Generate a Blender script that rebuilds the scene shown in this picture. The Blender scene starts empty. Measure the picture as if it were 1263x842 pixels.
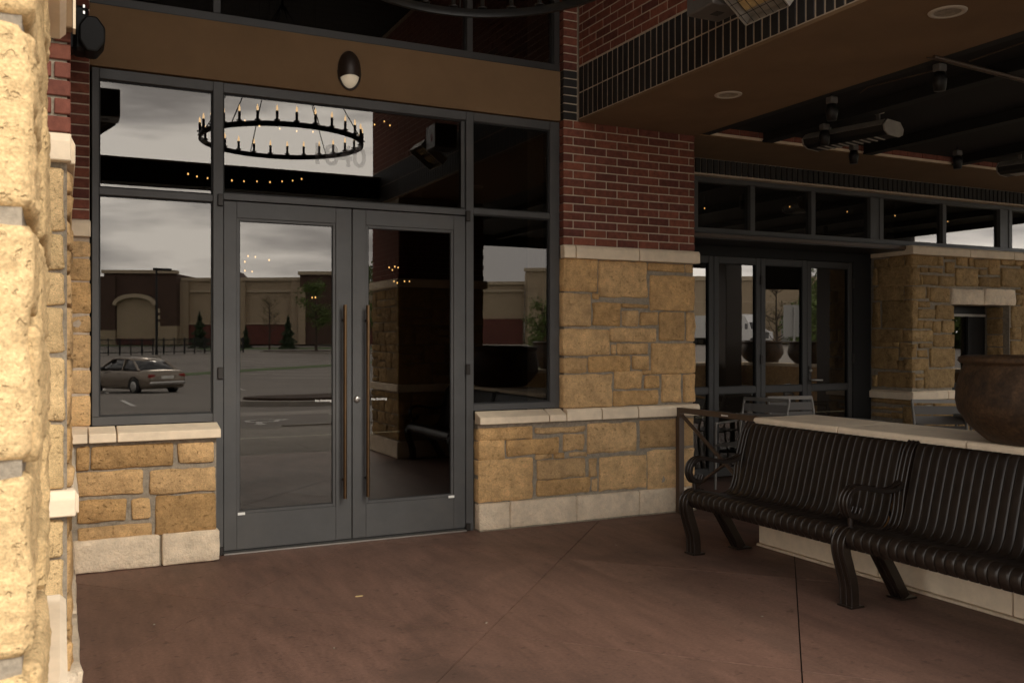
import bpy, bmesh, math, random
from mathutils import Vector, Matrix, noise
R = math.radians
random.seed(7)
scene = bpy.context.scene
col = scene.collection

# ------------------------------------------------------------------ camera
TH = R(26.2); F_, CX, CY, H = 1132.0, 631.5, 419.0, 1.46      # focal length and horizon in photo pixels, eye height
cam = bpy.data.cameras.new('camera'); camo = bpy.data.objects.new('camera', cam); col.objects.link(camo)
cam.sensor_width = 36; cam.lens = F_ / 1263 * 36; cam.clip_start = 0.05; cam.clip_end = 3000
cam.dof.use_dof = True; cam.dof.focus_distance = 7.0; cam.dof.aperture_fstop = 14
cam.shift_y = -2.0 / 1263
camo.location = (0, 0, H); camo.rotation_euler = (R(90), 0, -TH)
scene.camera = camo

# ------------------------------------------------------------------ sky, sun, exposure
SUN_EL, SUN_AZ = R(33), R(168)          # azimuth clockwise from +Y: almost straight behind the camera
world = bpy.data.worlds.new('World'); scene.world = world; world.use_nodes = True
nt = world.node_tree; nt.nodes.clear()
def wn(t, **k):
    n = nt.nodes.new(t)
    for a, b in k.items(): setattr(n, a, b)
    return n
w_out = wn('ShaderNodeOutputWorld'); w_bg = wn('ShaderNodeBackground'); w_bg.inputs['Strength'].default_value = 0.11
sky = wn('ShaderNodeTexSky'); sky.sky_type = 'NISHITA'; sky.sun_disc = False
sky.sun_elevation = SUN_EL; sky.sun_rotation = SUN_AZ; sky.air_density = 1.5; sky.dust_density = 4.0
tc = wn('ShaderNodeTexCoord'); mp = wn('ShaderNodeMapping'); mp.inputs['Scale'].default_value = (1, 1, 4.6)
nz = wn('ShaderNodeTexNoise'); nz.inputs['Scale'].default_value = 3.4; nz.inputs['Detail'].default_value = 5; nz.inputs['Roughness'].default_value = 0.52
rp = wn('ShaderNodeValToRGB'); e = rp.color_ramp.elements
e[0].position = 0.40; e[0].color = (7.8, 7.5, 7.4, 1); e[1].position = 0.60; e[1].color = (25.0, 23.8, 22.2, 1)
e2 = e.new(0.5); e2.color = (14.6, 14.0, 13.5, 1)
mx = wn('ShaderNodeMixRGB'); mx.inputs[0].default_value = 0.95
L = nt.links.new
L(tc.outputs['Generated'], mp.inputs['Vector']); L(mp.outputs[0], nz.inputs['Vector']); L(nz.outputs[0], rp.inputs[0])
L(sky.outputs[0], mx.inputs[1]); L(rp.outputs[0], mx.inputs[2]); L(mx.outputs[0], w_bg.inputs[0]); L(w_bg.outputs[0], w_out.inputs[0])
sun = bpy.data.lights.new('sun', 'SUN'); sun.energy = 1.3; sun.angle = R(14); sun.color = (1, 0.93, 0.82)
suno = bpy.data.objects.new('sun', sun); col.objects.link(suno); suno.location = (3, -20, 25)
sd = Vector((math.sin(SUN_AZ) * math.cos(SUN_EL), math.cos(SUN_AZ) * math.cos(SUN_EL), math.sin(SUN_EL)))
suno.rotation_euler = (-sd).to_track_quat('-Z', 'Y').to_euler()
vs = scene.view_settings; vs.view_transform = 'Standard'; vs.look = 'None'; vs.gamma = 1; vs.use_curve_mapping = False
vs.exposure = 0.72
scene.cycles.max_bounces = 10; scene.cycles.diffuse_bounces = 5; scene.cycles.glossy_bounces = 5
scene.cycles.transparent_max_bounces = 12

# ------------------------------------------------------------------ photo pixel -> place
S_, C_ = math.sin(TH), math.cos(TH)
def ray(x, y): t = (x - CX) / F_; return (S_ + t * C_, C_ - t * S_, (CY - y) / F_)
def onY(x, y, Y): r = ray(x, y); k = Y / r[1]; return (r[0] * k, H + r[2] * k)        # X, Z on a wall facing the porch front
def onX(x, y, X): r = ray(x, y); k = X / r[0]; return (r[1] * k, H + r[2] * k)        # Y, Z on a wall along the depth
def onZ(x, y, Z=0): r = ray(x, y); k = (Z - H) / r[2]; return (r[0] * k, r[1] * k)
def mirrored(x, z, plane=6.45):            # a thing seen mirrored in the glass: column x at depth z
    t = (x - CX) / F_
    return (z * (S_ + t * C_), 2 * plane - z * (C_ - t * S_))
def gz(y):                                 # the car park dips away from the building and rises again beyond
    pts = [(-4000, 0.95), (-95, 0.95), (-70, 0.55), (-29, -0.72), (-12, -0.22), (-2.6, -0.14), (4000, -0.14)]
    for (a, za), (b, zb) in zip(pts, pts[1:]):
        if y <= b: return za + (zb - za) * (y - a) / (b - a)
    return pts[-1][1]

# ------------------------------------------------------------------ object helpers
W = {}
def tag(o, label=None, cat=None, group=None, kind=None):
    if label: o['label'] = label
    if cat: o['category'] = cat
    if group: o['group'] = group
    if kind: o['kind'] = kind
    return o
def attach(o, parent, mw):
    W[o.name] = mw
    if parent is not None:
        o.parent = parent; o.matrix_parent_inverse = W[parent.name].inverted()
    o.matrix_basis = mw
def empty(name, loc, rz=0, label=None, cat=None, group=None):
    o = bpy.data.objects.new(name, None); col.objects.link(o); o.empty_display_size = 0.1
    attach(o, None, Matrix.Translation(loc) @ Matrix.Rotation(rz, 4, 'Z'))
    return tag(o, label, cat, group)
def link_mesh(name, me, m, parent=None, mw=None):
    o = bpy.data.objects.new(name, me); col.objects.link(o)
    if m is not None and not me.materials: me.materials.append(m)
    attach(o, parent, mw if mw is not None else Matrix())
    return o
def copy_tree(o, parent=None):
    c = o.copy(); col.objects.link(c)
    if parent is not None: c.parent = parent; c.matrix_parent_inverse = o.matrix_parent_inverse.copy()
    for ch in o.children: copy_tree(ch, c)
    return c
def place(o, loc, rz=0, s=1.0):
    o.matrix_basis = Matrix.Translation(loc) @ Matrix.Rotation(rz, 4, 'Z') @ Matrix.Diagonal((s, s, s, 1)); W[o.name] = o.matrix_basis.copy()

class MB:
    """collects shapes, then becomes one mesh object"""
    def __init__(s): s.v = []; s.f = []; s.sm = []
    def add(s, vs, fs, smooth=False):
        b = len(s.v); s.v += [tuple(v) for v in vs]
        for f in fs: s.f.append(tuple(b + i for i in f)); s.sm.append(smooth)
        return s
    def box(s, x0, x1, y0, y1, z0, z1, bev=0.0):
        x0, x1 = min(x0, x1), max(x0, x1); y0, y1 = min(y0, y1), max(y0, y1); z0, z1 = min(z0, z1), max(z0, z1)
        b = min(bev, (x1 - x0) * .45, (y1 - y0) * .45, (z1 - z0) * .45)
        if b <= 0:
            vs = [(x, y, z) for x in (x0, x1) for y in (y0, y1) for z in (z0, z1)]
            fs = [(0, 1, 3, 2), (4, 6, 7, 5), (0, 4, 5, 1), (2, 3, 7, 6), (0, 2, 6, 4), (1, 5, 7, 3)]
            return s.add(vs, fs)
        bm = bmesh.new(); bmesh.ops.create_cube(bm, size=1)
        for v in bm.verts: v.co = ((x0 + x1) / 2 + v.co.x * (x1 - x0), (y0 + y1) / 2 + v.co.y * (y1 - y0), (z0 + z1) / 2 + v.co.z * (z1 - z0))
        bmesh.ops.bevel(bm, geom=bm.edges[:], offset=b, segments=1, affect='EDGES', profile=0.5)
        bm.verts.index_update()
        s.add([v.co[:] for v in bm.verts], [[v.index for v in f.verts] for f in bm.faces]); bm.free(); return s
    def obox(s, c, ax, ay, az):            # box from centre and three half-axis vectors
        c, ax, ay, az = map(Vector, (c, ax, ay, az))
        vs = [c + i * ax + j * ay + k * az for i in (-1, 1) for j in (-1, 1) for k in (-1, 1)]
        return s.add(vs, [(0, 1, 3, 2), (4, 6, 7, 5), (0, 4, 5, 1), (2, 3, 7, 6), (0, 2, 6, 4), (1, 5, 7, 3)])
    def bar(s, a, b, w, h, up=(0, 0, 1)):
        a, b = Vector(a), Vector(b); d = (b - a).normalized(); u = Vector(up)
        if abs(d.dot(u)) > .99: u = Vector((1, 0, 0))
        x = d.cross(u).normalized(); y = x.cross(d)
        return s.obox((a + b) / 2, (b - a) / 2, x * w / 2, y * h / 2)
    def tube(s, pts, r, n=8, caps=True):
        pts = [Vector(p) for p in pts]; rs = r if isinstance(r, (list, tuple)) else [r] * len(pts)
        rings = []; d0 = (pts[1] - pts[0]).normalized()
        u = d0.orthogonal().normalized()
        for i, p in enumerate(pts):
            d = (pts[min(i + 1, len(pts) - 1)] - pts[max(i - 1, 0)]).normalized()
            u = (u - d * u.dot(d)).normalized(); w = d.cross(u)
            rings.append([p + rs[i] * (math.cos(a) * u + math.sin(a) * w) for a in [2 * math.pi * k / n for k in range(n)]])
        vs = [v for rg in rings for v in rg]; fs = []
        for i in range(len(pts) - 1):
            for k in range(n): fs.append((i * n + k, i * n + (k + 1) % n, (i + 1) * n + (k + 1) % n, (i + 1) * n + k))
        s.add(vs, fs, True)
        if caps: s.add(rings[0], [tuple(range(n))[::-1]]); s.add(rings[-1], [tuple(range(n))])
        return s
    def lathe(s, prof, n=24, c=(0, 0, 0), axis='z', caps=False):
        vs = []; fs = []
        for r, h in prof:
            for k in range(n):
                a = 2 * math.pi * k / n; x, y, z = r * math.cos(a), r * math.sin(a), h
                if axis == 'x': x, y, z = z, x, y
                if axis == 'y': x, y, z = y, z, x
                vs.append((c[0] + x, c[1] + y, c[2] + z))
        m = len(prof)
        for i in range(m - 1):
            for k in range(n): fs.append((i * n + k, i * n + (k + 1) % n, (i + 1) * n + (k + 1) % n, (i + 1) * n + k))
        if caps: fs.append(tuple(range(n))[::-1]); fs.append(tuple((m - 1) * n + k for k in range(n)))
        return s.add(vs, fs, True)
    def sweep(s, path, side, w, t, smooth=True):
        """flat bar swept along a path lying in a plane; side = the plane's normal, w = width along it, t = thickness"""
        path = [Vector(p) for p in path]; side = Vector(side).normalized(); vs = []; n = len(path)
        for i, p in enumerate(path):
            d = (path[min(i + 1, n - 1)] - path[max(i - 1, 0)]).normalized(); nn = side.cross(d).normalized()
            ti = t[i] if isinstance(t, (list, tuple)) else t
            for a, b in ((-1, -1), (1, -1), (1, 1), (-1, 1)): vs.append(p + side * a * w / 2 + nn * b * ti / 2)
        fs = []
        for i in range(n - 1):
            for k in range(4): fs.append((i * 4 + k, i * 4 + (k + 1) % 4, (i + 1) * 4 + (k + 1) % 4, (i + 1) * 4 + k))
        fs += [(3, 2, 1, 0), tuple((n - 1) * 4 + k for k in range(4))]
        return s.add(vs, fs)
    def strap(s, path, w, t):
        """rounded flat strap swept along a path in the XZ plane, width along Y"""
        sec = [(-.5, -.5), (-.5, .3), (-.45, .48), (-.2, .54), (.2, .54), (.45, .48), (.5, .3), (.5, -.5)]; n = len(sec); path = [Vector(p) for p in path]; m = len(path); vs = []
        for i, p in enumerate(path):
            d = (path[min(i + 1, m - 1)] - path[max(i - 1, 0)]).normalized(); nn = Vector((-d.z, 0, d.x))
            for a, b in sec: vs.append(p + Vector((0, a * w, 0)) + nn * b * t)
        fs = [(i * n + k, i * n + (k + 1) % n, (i + 1) * n + (k + 1) % n, (i + 1) * n + k) for i in range(m - 1) for k in range(n - 1)]
        return s.add(vs, fs, True).add(vs, [(i * n + n - 1, i * n, (i + 1) * n, (i + 1) * n + n - 1) for i in range(m - 1)] + [tuple(range(n)), tuple((m - 1) * n + k for k in range(n))])
    def prism(s, poly, z0, z1):
        n = len(poly); vs = [(x, y, z0) for x, y in poly] + [(x, y, z1) for x, y in poly]
        return s.add(vs, [tuple(range(n))[::-1], tuple(range(n, 2 * n))] + [(i, (i + 1) % n, n + (i + 1) % n, n + i) for i in range(n)])
    def xprism(s, poly, a0, a1, axis='y'):   # outline in the other two axes extruded along axis
        n = len(poly); vs = []
        for a in (a0, a1):
            for p, q in poly: vs.append((p, a, q) if axis == 'y' else (a, p, q))
        return s.add(vs, [tuple(range(n))[::-1], tuple(range(n, 2 * n))] + [(i, (i + 1) % n, n + (i + 1) % n, n + i) for i in range(n)])
    def mesh(s, name):
        me = bpy.data.meshes.new(name); me.from_pydata(s.v, [], s.f); me.polygons.foreach_set('use_smooth', s.sm)
        bm = bmesh.new(); bm.from_mesh(me); bmesh.ops.recalc_face_normals(bm, faces=bm.faces); bm.to_mesh(me); bm.free()
        me.update(); return me
    def build(s, name, m, parent=None, mw=None): return link_mesh(name, s.mesh(name), m, parent, mw)
def crom(pts, k=6):
    """smooth curve through points"""
    pts = [Vector(p) for p in pts]; P = [pts[0] * 2 - pts[1]] + pts + [pts[-1] * 2 - pts[-2]]; out = []
    for i in range(1, len(P) - 2):
        for j in range(k):
            t = j / k; a, b, c, d = P[i - 1], P[i], P[i + 1], P[i + 2]
            out.append(.5 * ((2 * b) + (c - a) * t + (2 * a - 5 * b + 4 * c - d) * t * t + (3 * b - a - 3 * c + d) * t ** 3))
    return out + [pts[-1]]

# ------------------------------------------------------------------ materials
M = {}
def mat(name, base, rough=0.6, metal=0.0, var=0.0, vscale=8.0, bump=0.0, bscale=60.0, bdist=0.01, rnd=0.0, rnd_col=None,
        pits=0.0, pscale=40.0, stain=0.0, stain_col=(0.02, 0.02, 0.02), sscale=1.2, spec=0.5, emit=None, estr=0.0, local=False, streak=None, speck=0.0, kscale=130.0):
    m = bpy.data.materials.new(name); m.use_nodes = True; M[name] = m
    t = m.node_tree; N = t.nodes; K = t.links.new; b = N['Principled BSDF']
    b.inputs['Roughness'].default_value = rough; b.inputs['Metallic'].default_value = metal
    b.inputs['Specular IOR Level'].default_value = spec
    if emit: b.inputs['Emission Color'].default_value = (*emit, 1); b.inputs['Emission Strength'].default_value = estr
    if local: pos = N.new('ShaderNodeTexCoord').outputs['Object']
    else: pos = N.new('ShaderNodeNewGeometry').outputs['Position']
    if streak:
        mpn = N.new('ShaderNodeMapping'); mpn.inputs['Scale'].default_value = streak
        K(pos, mpn.inputs['Vector']); spos = mpn.outputs[0]
    else: spos = pos
    rgb = N.new('ShaderNodeRGB'); rgb.outputs[0].default_value = (*base, 1); cur = rgb.outputs[0]
    def mul(cur, val, lo, hi):
        mr = N.new('ShaderNodeMapRange'); mr.inputs[1].default_value = 0.3; mr.inputs[2].default_value = 0.7
        mr.inputs[3].default_value = lo; mr.inputs[4].default_value = hi; K(val, mr.inputs[0])
        vm = N.new('ShaderNodeVectorMath'); vm.operation = 'SCALE'; K(cur, vm.inputs[0]); K(mr.outputs[0], vm.inputs['Scale']); return vm.outputs[0]
    if rnd or rnd_col:
        oi = N.new('ShaderNodeObjectInfo')
        if rnd_col:
            mxc = N.new('ShaderNodeMixRGB'); mxc.inputs[2].default_value = (*rnd_col, 1); K(cur, mxc.inputs[1])
            wv = N.new('ShaderNodeTexWhiteNoise'); wv.noise_dimensions = '1D'; K(oi.outputs['Random'], wv.inputs['W']); K(wv.outputs['Value'], mxc.inputs[0]); cur = mxc.outputs[0]
        if rnd:
            mr = N.new('ShaderNodeMapRange'); mr.inputs[3].default_value = 1 - rnd; mr.inputs[4].default_value = 1 + rnd; K(oi.outputs['Random'], mr.inputs[0])
            vm = N.new('ShaderNodeVectorMath'); vm.operation = 'SCALE'; K(cur, vm.inputs[0]); K(mr.outputs[0], vm.inputs['Scale']); cur = vm.outputs[0]
    h = None
    if var:
        n1 = N.new('ShaderNodeTexNoise'); n1.inputs['Scale'].default_value = vscale; n1.inputs['Detail'].default_value = 6; n1.inputs['Roughness'].default_value = 0.65
        K(spos, n1.inputs['Vector']); cur = mul(cur, n1.outputs[0], 1 - var, 1 + var)
    if speck:
        n4 = N.new('ShaderNodeTexNoise'); n4.inputs['Scale'].default_value = kscale; n4.inputs['Detail'].default_value = 2; n4.inputs['Roughness'].default_value = 0.6
        K(pos, n4.inputs['Vector']); cur = mul(cur, n4.outputs[0], 1 - speck, 1 + speck)
    if stain:
        n3 = N.new('ShaderNodeTexNoise'); n3.inputs['Scale'].default_value = sscale; n3.inputs['Detail'].default_value = 7; n3.inputs['Roughness'].default_value = 0.6; n3.inputs['Distortion'].default_value = 0.6
        K(pos, n3.inputs['Vector']); mr = N.new('ShaderNodeMapRange'); mr.inputs[1].default_value = 0.5; mr.inputs[2].default_value = 0.72; mr.inputs[4].default_value = stain; K(n3.outputs[0], mr.inputs[0])
        ms = N.new('ShaderNodeMixRGB'); ms.inputs[2].default_value = (*stain_col, 1); K(mr.outputs[0], ms.inputs[0]); K(cur, ms.inputs[1]); cur = ms.outputs[0]
        mrr = N.new('ShaderNodeMapRange'); mrr.inputs[3].default_value = max(rough - .08, .05); mrr.inputs[4].default_value = min(rough + .12, 1); K(n3.outputs[0], mrr.inputs[0]); K(mrr.outputs[0], b.inputs['Roughness'])
    if bump:
        n2 = N.new('ShaderNodeTexNoise'); n2.inputs['Scale'].default_value = bscale; n2.inputs['Detail'].default_value = 7; n2.inputs['Roughness'].default_value = 0.7
        K(spos, n2.inputs['Vector']); h = n2.outputs[0]
    if pits:
        vo = N.new('ShaderNodeTexNoise'); vo.inputs['Scale'].default_value = pscale; vo.inputs['Detail'].default_value = 3; K(pos, vo.inputs['Vector'])
        mr = N.new('ShaderNodeMapRange'); mr.inputs[1].default_value = 0.62; mr.inputs[2].default_value = 0.70; K(vo.outputs[0], mr.inputs[0])
        ms = N.new('ShaderNodeMixRGB'); ms.blend_type = 'MULTIPLY'; ms.inputs[2].default_value = (1 - pits, 1 - pits, 1 - pits * 1.05, 1); K(mr.outputs[0], ms.inputs[0]); K(cur, ms.inputs[1]); cur = ms.outputs[0]
        if h is not None:
            sb = N.new('ShaderNodeMath'); sb.operation = 'MULTIPLY_ADD'; sb.inputs[1].default_value = -0.6; K(mr.outputs[0], sb.inputs[0]); K(h, sb.inputs[2]); h = sb.outputs[0]
    K(cur, b.inputs['Base Color'])
    if h is not None:
        bp = N.new('ShaderNodeBump'); bp.inputs['Strength'].default_value = bump; bp.inputs['Distance'].default_value = bdist; K(h, bp.inputs['Height']); K(bp.outputs[0], b.inputs['Normal'])
    return m
def glass(name, f0, tint):
    m = bpy.data.materials.new(name); m.use_nodes = True; M[name] = m
    t = m.node_tree; N = t.nodes; K = t.links.new; N.clear()
    o = N.new('ShaderNodeOutputMaterial'); mix = N.new('ShaderNodeMixShader'); tr = N.new('ShaderNodeBsdfTransparent'); gl = N.new('ShaderNodeBsdfGlossy')
    tr.inputs[0].default_value = (*tint, 1); gl.inputs['Roughness'].default_value = 0.0; gl.inputs[0].default_value = (1, .97, .93, 1)
    g = N.new('ShaderNodeNewGeometry'); d = N.new('ShaderNodeVectorMath'); d.operation = 'DOT_PRODUCT'; K(g.outputs['Incoming'], d.inputs[0]); K(g.outputs['Normal'], d.inputs[1])
    ab = N.new('ShaderNodeMath'); ab.operation = 'ABSOLUTE'; K(d.outputs['Value'], ab.inputs[0])
    om = N.new('ShaderNodeMath'); om.operation = 'SUBTRACT'; om.inputs[0].default_value = 1; K(ab.outputs[0], om.inputs[1])
    pw = N.new('ShaderNodeMath'); pw.operation = 'POWER'; pw.inputs[1].default_value = 5; K(om.outputs[0], pw.inputs[0])
    ma = N.new('ShaderNodeMath'); ma.operation = 'MULTIPLY_ADD'; ma.inputs[1].default_value = 1 - f0; ma.inputs[2].default_value = f0; K(pw.outputs[0], ma.inputs[0])
    nzz = N.new('ShaderNodeTexNoise'); nzz.inputs['Scale'].default_value = 1.1; nzz.inputs['Detail'].default_value = 1; K(g.outputs['Position'], nzz.inputs['Vector'])
    bp = N.new('ShaderNodeBump'); bp.inputs['Strength'].default_value = 0.06; bp.inputs['Distance'].default_value = 0.006; K(nzz.outputs[0], bp.inputs['Height']); K(bp.outputs[0], gl.inputs['Normal'])
    K(ma.outputs[0], mix.inputs[0]); K(tr.outputs[0], mix.inputs[1]); K(gl.outputs[0], mix.inputs[2]); K(mix.outputs[0], o.inputs[0])
    return m
def emitter(name, c, s, base=(0.9, 0.8, 0.6)): return mat(name, base, 0.3, emit=c, estr=s)

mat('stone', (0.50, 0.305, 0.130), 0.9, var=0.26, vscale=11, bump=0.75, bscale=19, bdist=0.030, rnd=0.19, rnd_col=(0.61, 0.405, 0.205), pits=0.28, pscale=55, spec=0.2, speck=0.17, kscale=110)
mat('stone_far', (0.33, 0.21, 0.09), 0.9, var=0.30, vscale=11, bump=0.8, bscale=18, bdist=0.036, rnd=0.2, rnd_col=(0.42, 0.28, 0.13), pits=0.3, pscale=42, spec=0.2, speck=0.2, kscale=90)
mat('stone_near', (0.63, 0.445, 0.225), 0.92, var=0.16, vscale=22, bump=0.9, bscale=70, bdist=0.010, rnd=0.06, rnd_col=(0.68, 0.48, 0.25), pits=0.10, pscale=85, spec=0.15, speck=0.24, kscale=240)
mat('mortar', (0.29, 0.245, 0.185), 0.95, var=0.25, vscale=30, bump=0.8, bscale=90, bdist=0.008, speck=0.15)
mat('brick_mortar', (0.46, 0.37, 0.28), 0.95, var=0.15, vscale=30, bump=0.4, bscale=150, bdist=0.002)
mat('limestone', (0.79, 0.65, 0.475), 0.85, var=0.10, vscale=10, bump=0.2, bscale=160, bdist=0.002, rnd=0.05, stain=0.3, stain_col=(0.52, 0.42, 0.30), sscale=3)
mat('limestone_rough', (0.79, 0.645, 0.47), 0.9, var=0.14, vscale=12, bump=0.8, bscale=26, bdist=0.030, rnd=0.06, stain=0.4, stain_col=(0.46, 0.36, 0.25), sscale=5, speck=0.08)
mat('brick_red', (0.205, 0.069, 0.041), 0.88, var=0.28, vscale=24, bump=0.5, bscale=120, bdist=0.003, rnd=0.20, rnd_col=(0.125, 0.042, 0.031), spec=0.3)
mat('brick_black', (0.020, 0.017, 0.015), 0.7, var=0.2, vscale=24, bump=0.4, bscale=120, bdist=0.003, rnd=0.2, spec=0.4)
mat('stucco', (0.185, 0.112, 0.055), 0.95, var=0.10, vscale=2.2, bump=0.6, bscale=240, bdist=0.004, stain=0.25, stain_col=(0.13, 0.08, 0.04), sscale=1.5)
mat('frame_grey', (0.058, 0.057, 0.056), 0.48, 0.0, var=0.14, vscale=5, bump=0.10, bscale=300, bdist=0.001, stain=0.5, stain_col=(0.085, 0.078, 0.07), sscale=2.2)
mat('frame_dark', (0.030, 0.028, 0.026), 0.5, 0.0, var=0.14, vscale=5)
mat('gasket', (0.012, 0.012, 0.012), 0.7)
mat('bronze', (0.135, 0.085, 0.045), 0.30, 0.95, var=0.2, vscale=12)
mat('hinge_dark', (0.025, 0.021, 0.018), 0.45, 0.4)
mat('steel', (0.42, 0.40, 0.37), 0.35, 0.9)
mat('white_plate', (0.75, 0.74, 0.70), 0.5)
mat('vinyl_white', (0.78, 0.76, 0.72), 0.6)
mat('vinyl_grey', (0.30, 0.27, 0.28), 0.7)
mat('floor', (0.162, 0.090, 0.065), 0.60, var=0.24, vscale=1.4, bump=0.5, bscale=26, bdist=0.003, rnd=0.05, stain=0.8, stain_col=(0.074, 0.045, 0.033), sscale=0.9, spec=0.4, streak=(7, 1.2, 1), speck=0.16, kscale=55, pits=0.3, pscale=16)
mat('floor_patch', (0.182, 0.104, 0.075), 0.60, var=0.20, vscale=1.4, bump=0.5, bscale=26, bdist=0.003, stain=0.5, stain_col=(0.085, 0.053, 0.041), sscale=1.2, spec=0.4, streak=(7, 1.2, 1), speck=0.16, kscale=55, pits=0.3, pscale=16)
mat('concrete', (0.30, 0.27, 0.235), 0.9, var=0.12, vscale=4, bump=0.2, bscale=90, bdist=0.003, stain=0.3, stain_col=(0.18, 0.16, 0.14))
mat('asphalt', (0.195, 0.172, 0.150), 0.92, var=0.12, vscale=0.6, bump=0.4, bscale=120, bdist=0.004, stain=0.5, stain_col=(0.125, 0.112, 0.10), sscale=0.12)
mat('paint_white', (0.62, 0.60, 0.56), 0.8, var=0.3, vscale=18)
mat('ground_soil', (0.070, 0.075, 0.030), 0.95, var=0.3, vscale=0.3)
mat('grass', (0.060, 0.105, 0.022), 0.9, var=0.35, vscale=3)
mat('mulch', (0.050, 0.028, 0.017), 0.95, var=0.4, vscale=20, bump=1.0, bscale=30, bdist=0.03)
mat('bench_metal', (0.0130, 0.0086, 0.0060), 0.34, 0.0, var=0.3, vscale=14, bump=0.15, bscale=70, bdist=0.002, spec=0.48, stain=0.5, stain_col=(0.024, 0.017, 0.012), sscale=9)
mat('bench_frame', (0.016, 0.0105, 0.0075), 0.28, 0.0, var=0.2, vscale=9, spec=0.5)
mat('rail_brown', (0.075, 0.048, 0.031), 0.45, 0.0, var=0.15, vscale=8)
mat('black_metal', (0.012, 0.0115, 0.011), 0.5, 0.3)
mat('black_soft', (0.006, 0.0057, 0.0055), 0.8)
mat('ceiling_dark', (0.006, 0.0055, 0.005), 0.9, var=0.2, vscale=3)
mat('ceiling_beadboard', (0.012, 0.009, 0.007), 0.8, var=0.2, vscale=3)
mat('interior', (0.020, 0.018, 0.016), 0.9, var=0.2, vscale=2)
mat('fixture_brown', (0.030, 0.019, 0.013), 0.45, 0.2)
mat('lens_warm', (0.80, 0.70, 0.54), 0.4, emit=(1.0, 0.86, 0.62), estr=0.10)
mat('fitting_white', (0.52, 0.46, 0.38), 0.5)
mat('heater_grey', (0.16, 0.15, 0.14), 0.45, 0.4, var=0.12, vscale=10)
mat('heater_steel', (0.34, 0.31, 0.27), 0.45, 0.2, var=0.2, vscale=8)
mat('ceramic', (0.46, 0.33, 0.15), 0.7, var=0.25, vscale=30)
mat('label_red', (0.35, 0.02, 0.015), 0.6)
emitter('bulb', (1.0, 0.66, 0.33), 4.5)
emitter('bulb_small', (1.0, 0.58, 0.20), 3.2)
mat('pot_glaze', (0.060, 0.033, 0.0155), 0.62, var=0.5, vscale=9, bump=0.6, bscale=40, bdist=0.008, stain=0.9, stain_col=(0.013, 0.010, 0.008), sscale=5.5, spec=0.3, speck=0.3, kscale=60)
mat('soil', (0.03, 0.02, 0.013), 0.95, bump=1, bscale=40, bdist=0.03)
mat('aluminium', (0.21, 0.195, 0.175), 0.45, 0.3, var=0.1, vscale=9)
mat('chair_sling', (0.13, 0.12, 0.11), 0.7)
mat('table_top', (0.05, 0.045, 0.04), 0.4)
mat('car_paint', (0.27, 0.225, 0.18), 0.25, 0.55, local=True)
mat('car_dark', (0.012, 0.012, 0.013), 0.12, spec=0.8)
mat('tyre', (0.016, 0.016, 0.016), 0.85)
mat('alloy', (0.45, 0.44, 0.42), 0.35, 0.8)
mat('tail_red', (0.28, 0.015, 0.01), 0.25)
mat('chrome', (0.6, 0.58, 0.55), 0.15, 1.0)
mat('store_tan', (0.36, 0.28, 0.19), 0.9, var=0.08, vscale=0.8)
mat('store_trim', (0.43, 0.35, 0.25), 0.9)
mat('store_brown', (0.075, 0.043, 0.030), 0.9, var=0.2, vscale=1.5)
mat('store_red', (0.115, 0.038, 0.028), 0.9, var=0.2, vscale=1.5)
mat('bark', (0.055, 0.038, 0.026), 0.9, var=0.3, vscale=12)
mat('leaf_green', (0.085, 0.125, 0.022), 0.7, var=0.35, vscale=2.5)
mat('leaf_dark', (0.034, 0.056, 0.020), 0.75, var=0.35, vscale=2.5)
mat('leaf_bud', (0.10, 0.085, 0.035), 0.8, var=0.3, vscale=2.5)
mat('truck_white', (0.66, 0.66, 0.66), 0.35)
mat('sign_grey', (0.30, 0.30, 0.29), 0.6)
glass('glass_entrance', 0.082, (0.50, 0.48, 0.45))
glass('glass_patio', 0.135, (0.45, 0.42, 0.38))

# ================================================================== THE SETTING
def sheet(name, xs, ys, dz, m):
    v = [(x, y, gz(y) + dz) for y in ys for x in xs]; n = len(xs)
    f = [(j * n + i, j * n + i + 1, (j + 1) * n + i + 1, (j + 1) * n + i) for j in range(len(ys) - 1) for i in range(n - 1)]
    mb = MB(); mb.add(v, f); o = mb.build(name, m); tag(o, kind='structure'); return o
sheet('ground', [-1500, -200, 0, 200, 1500], [-1500, -400, -95, -70, -29, -12, -2.6, 20, 300, 1500], -0.03, M['ground_soil'])
sheet('parking_lot', [-60, -20, 0, 20, 110], [-88, -70, -29, -12, -2.62], 0.0, M['asphalt'])
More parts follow.
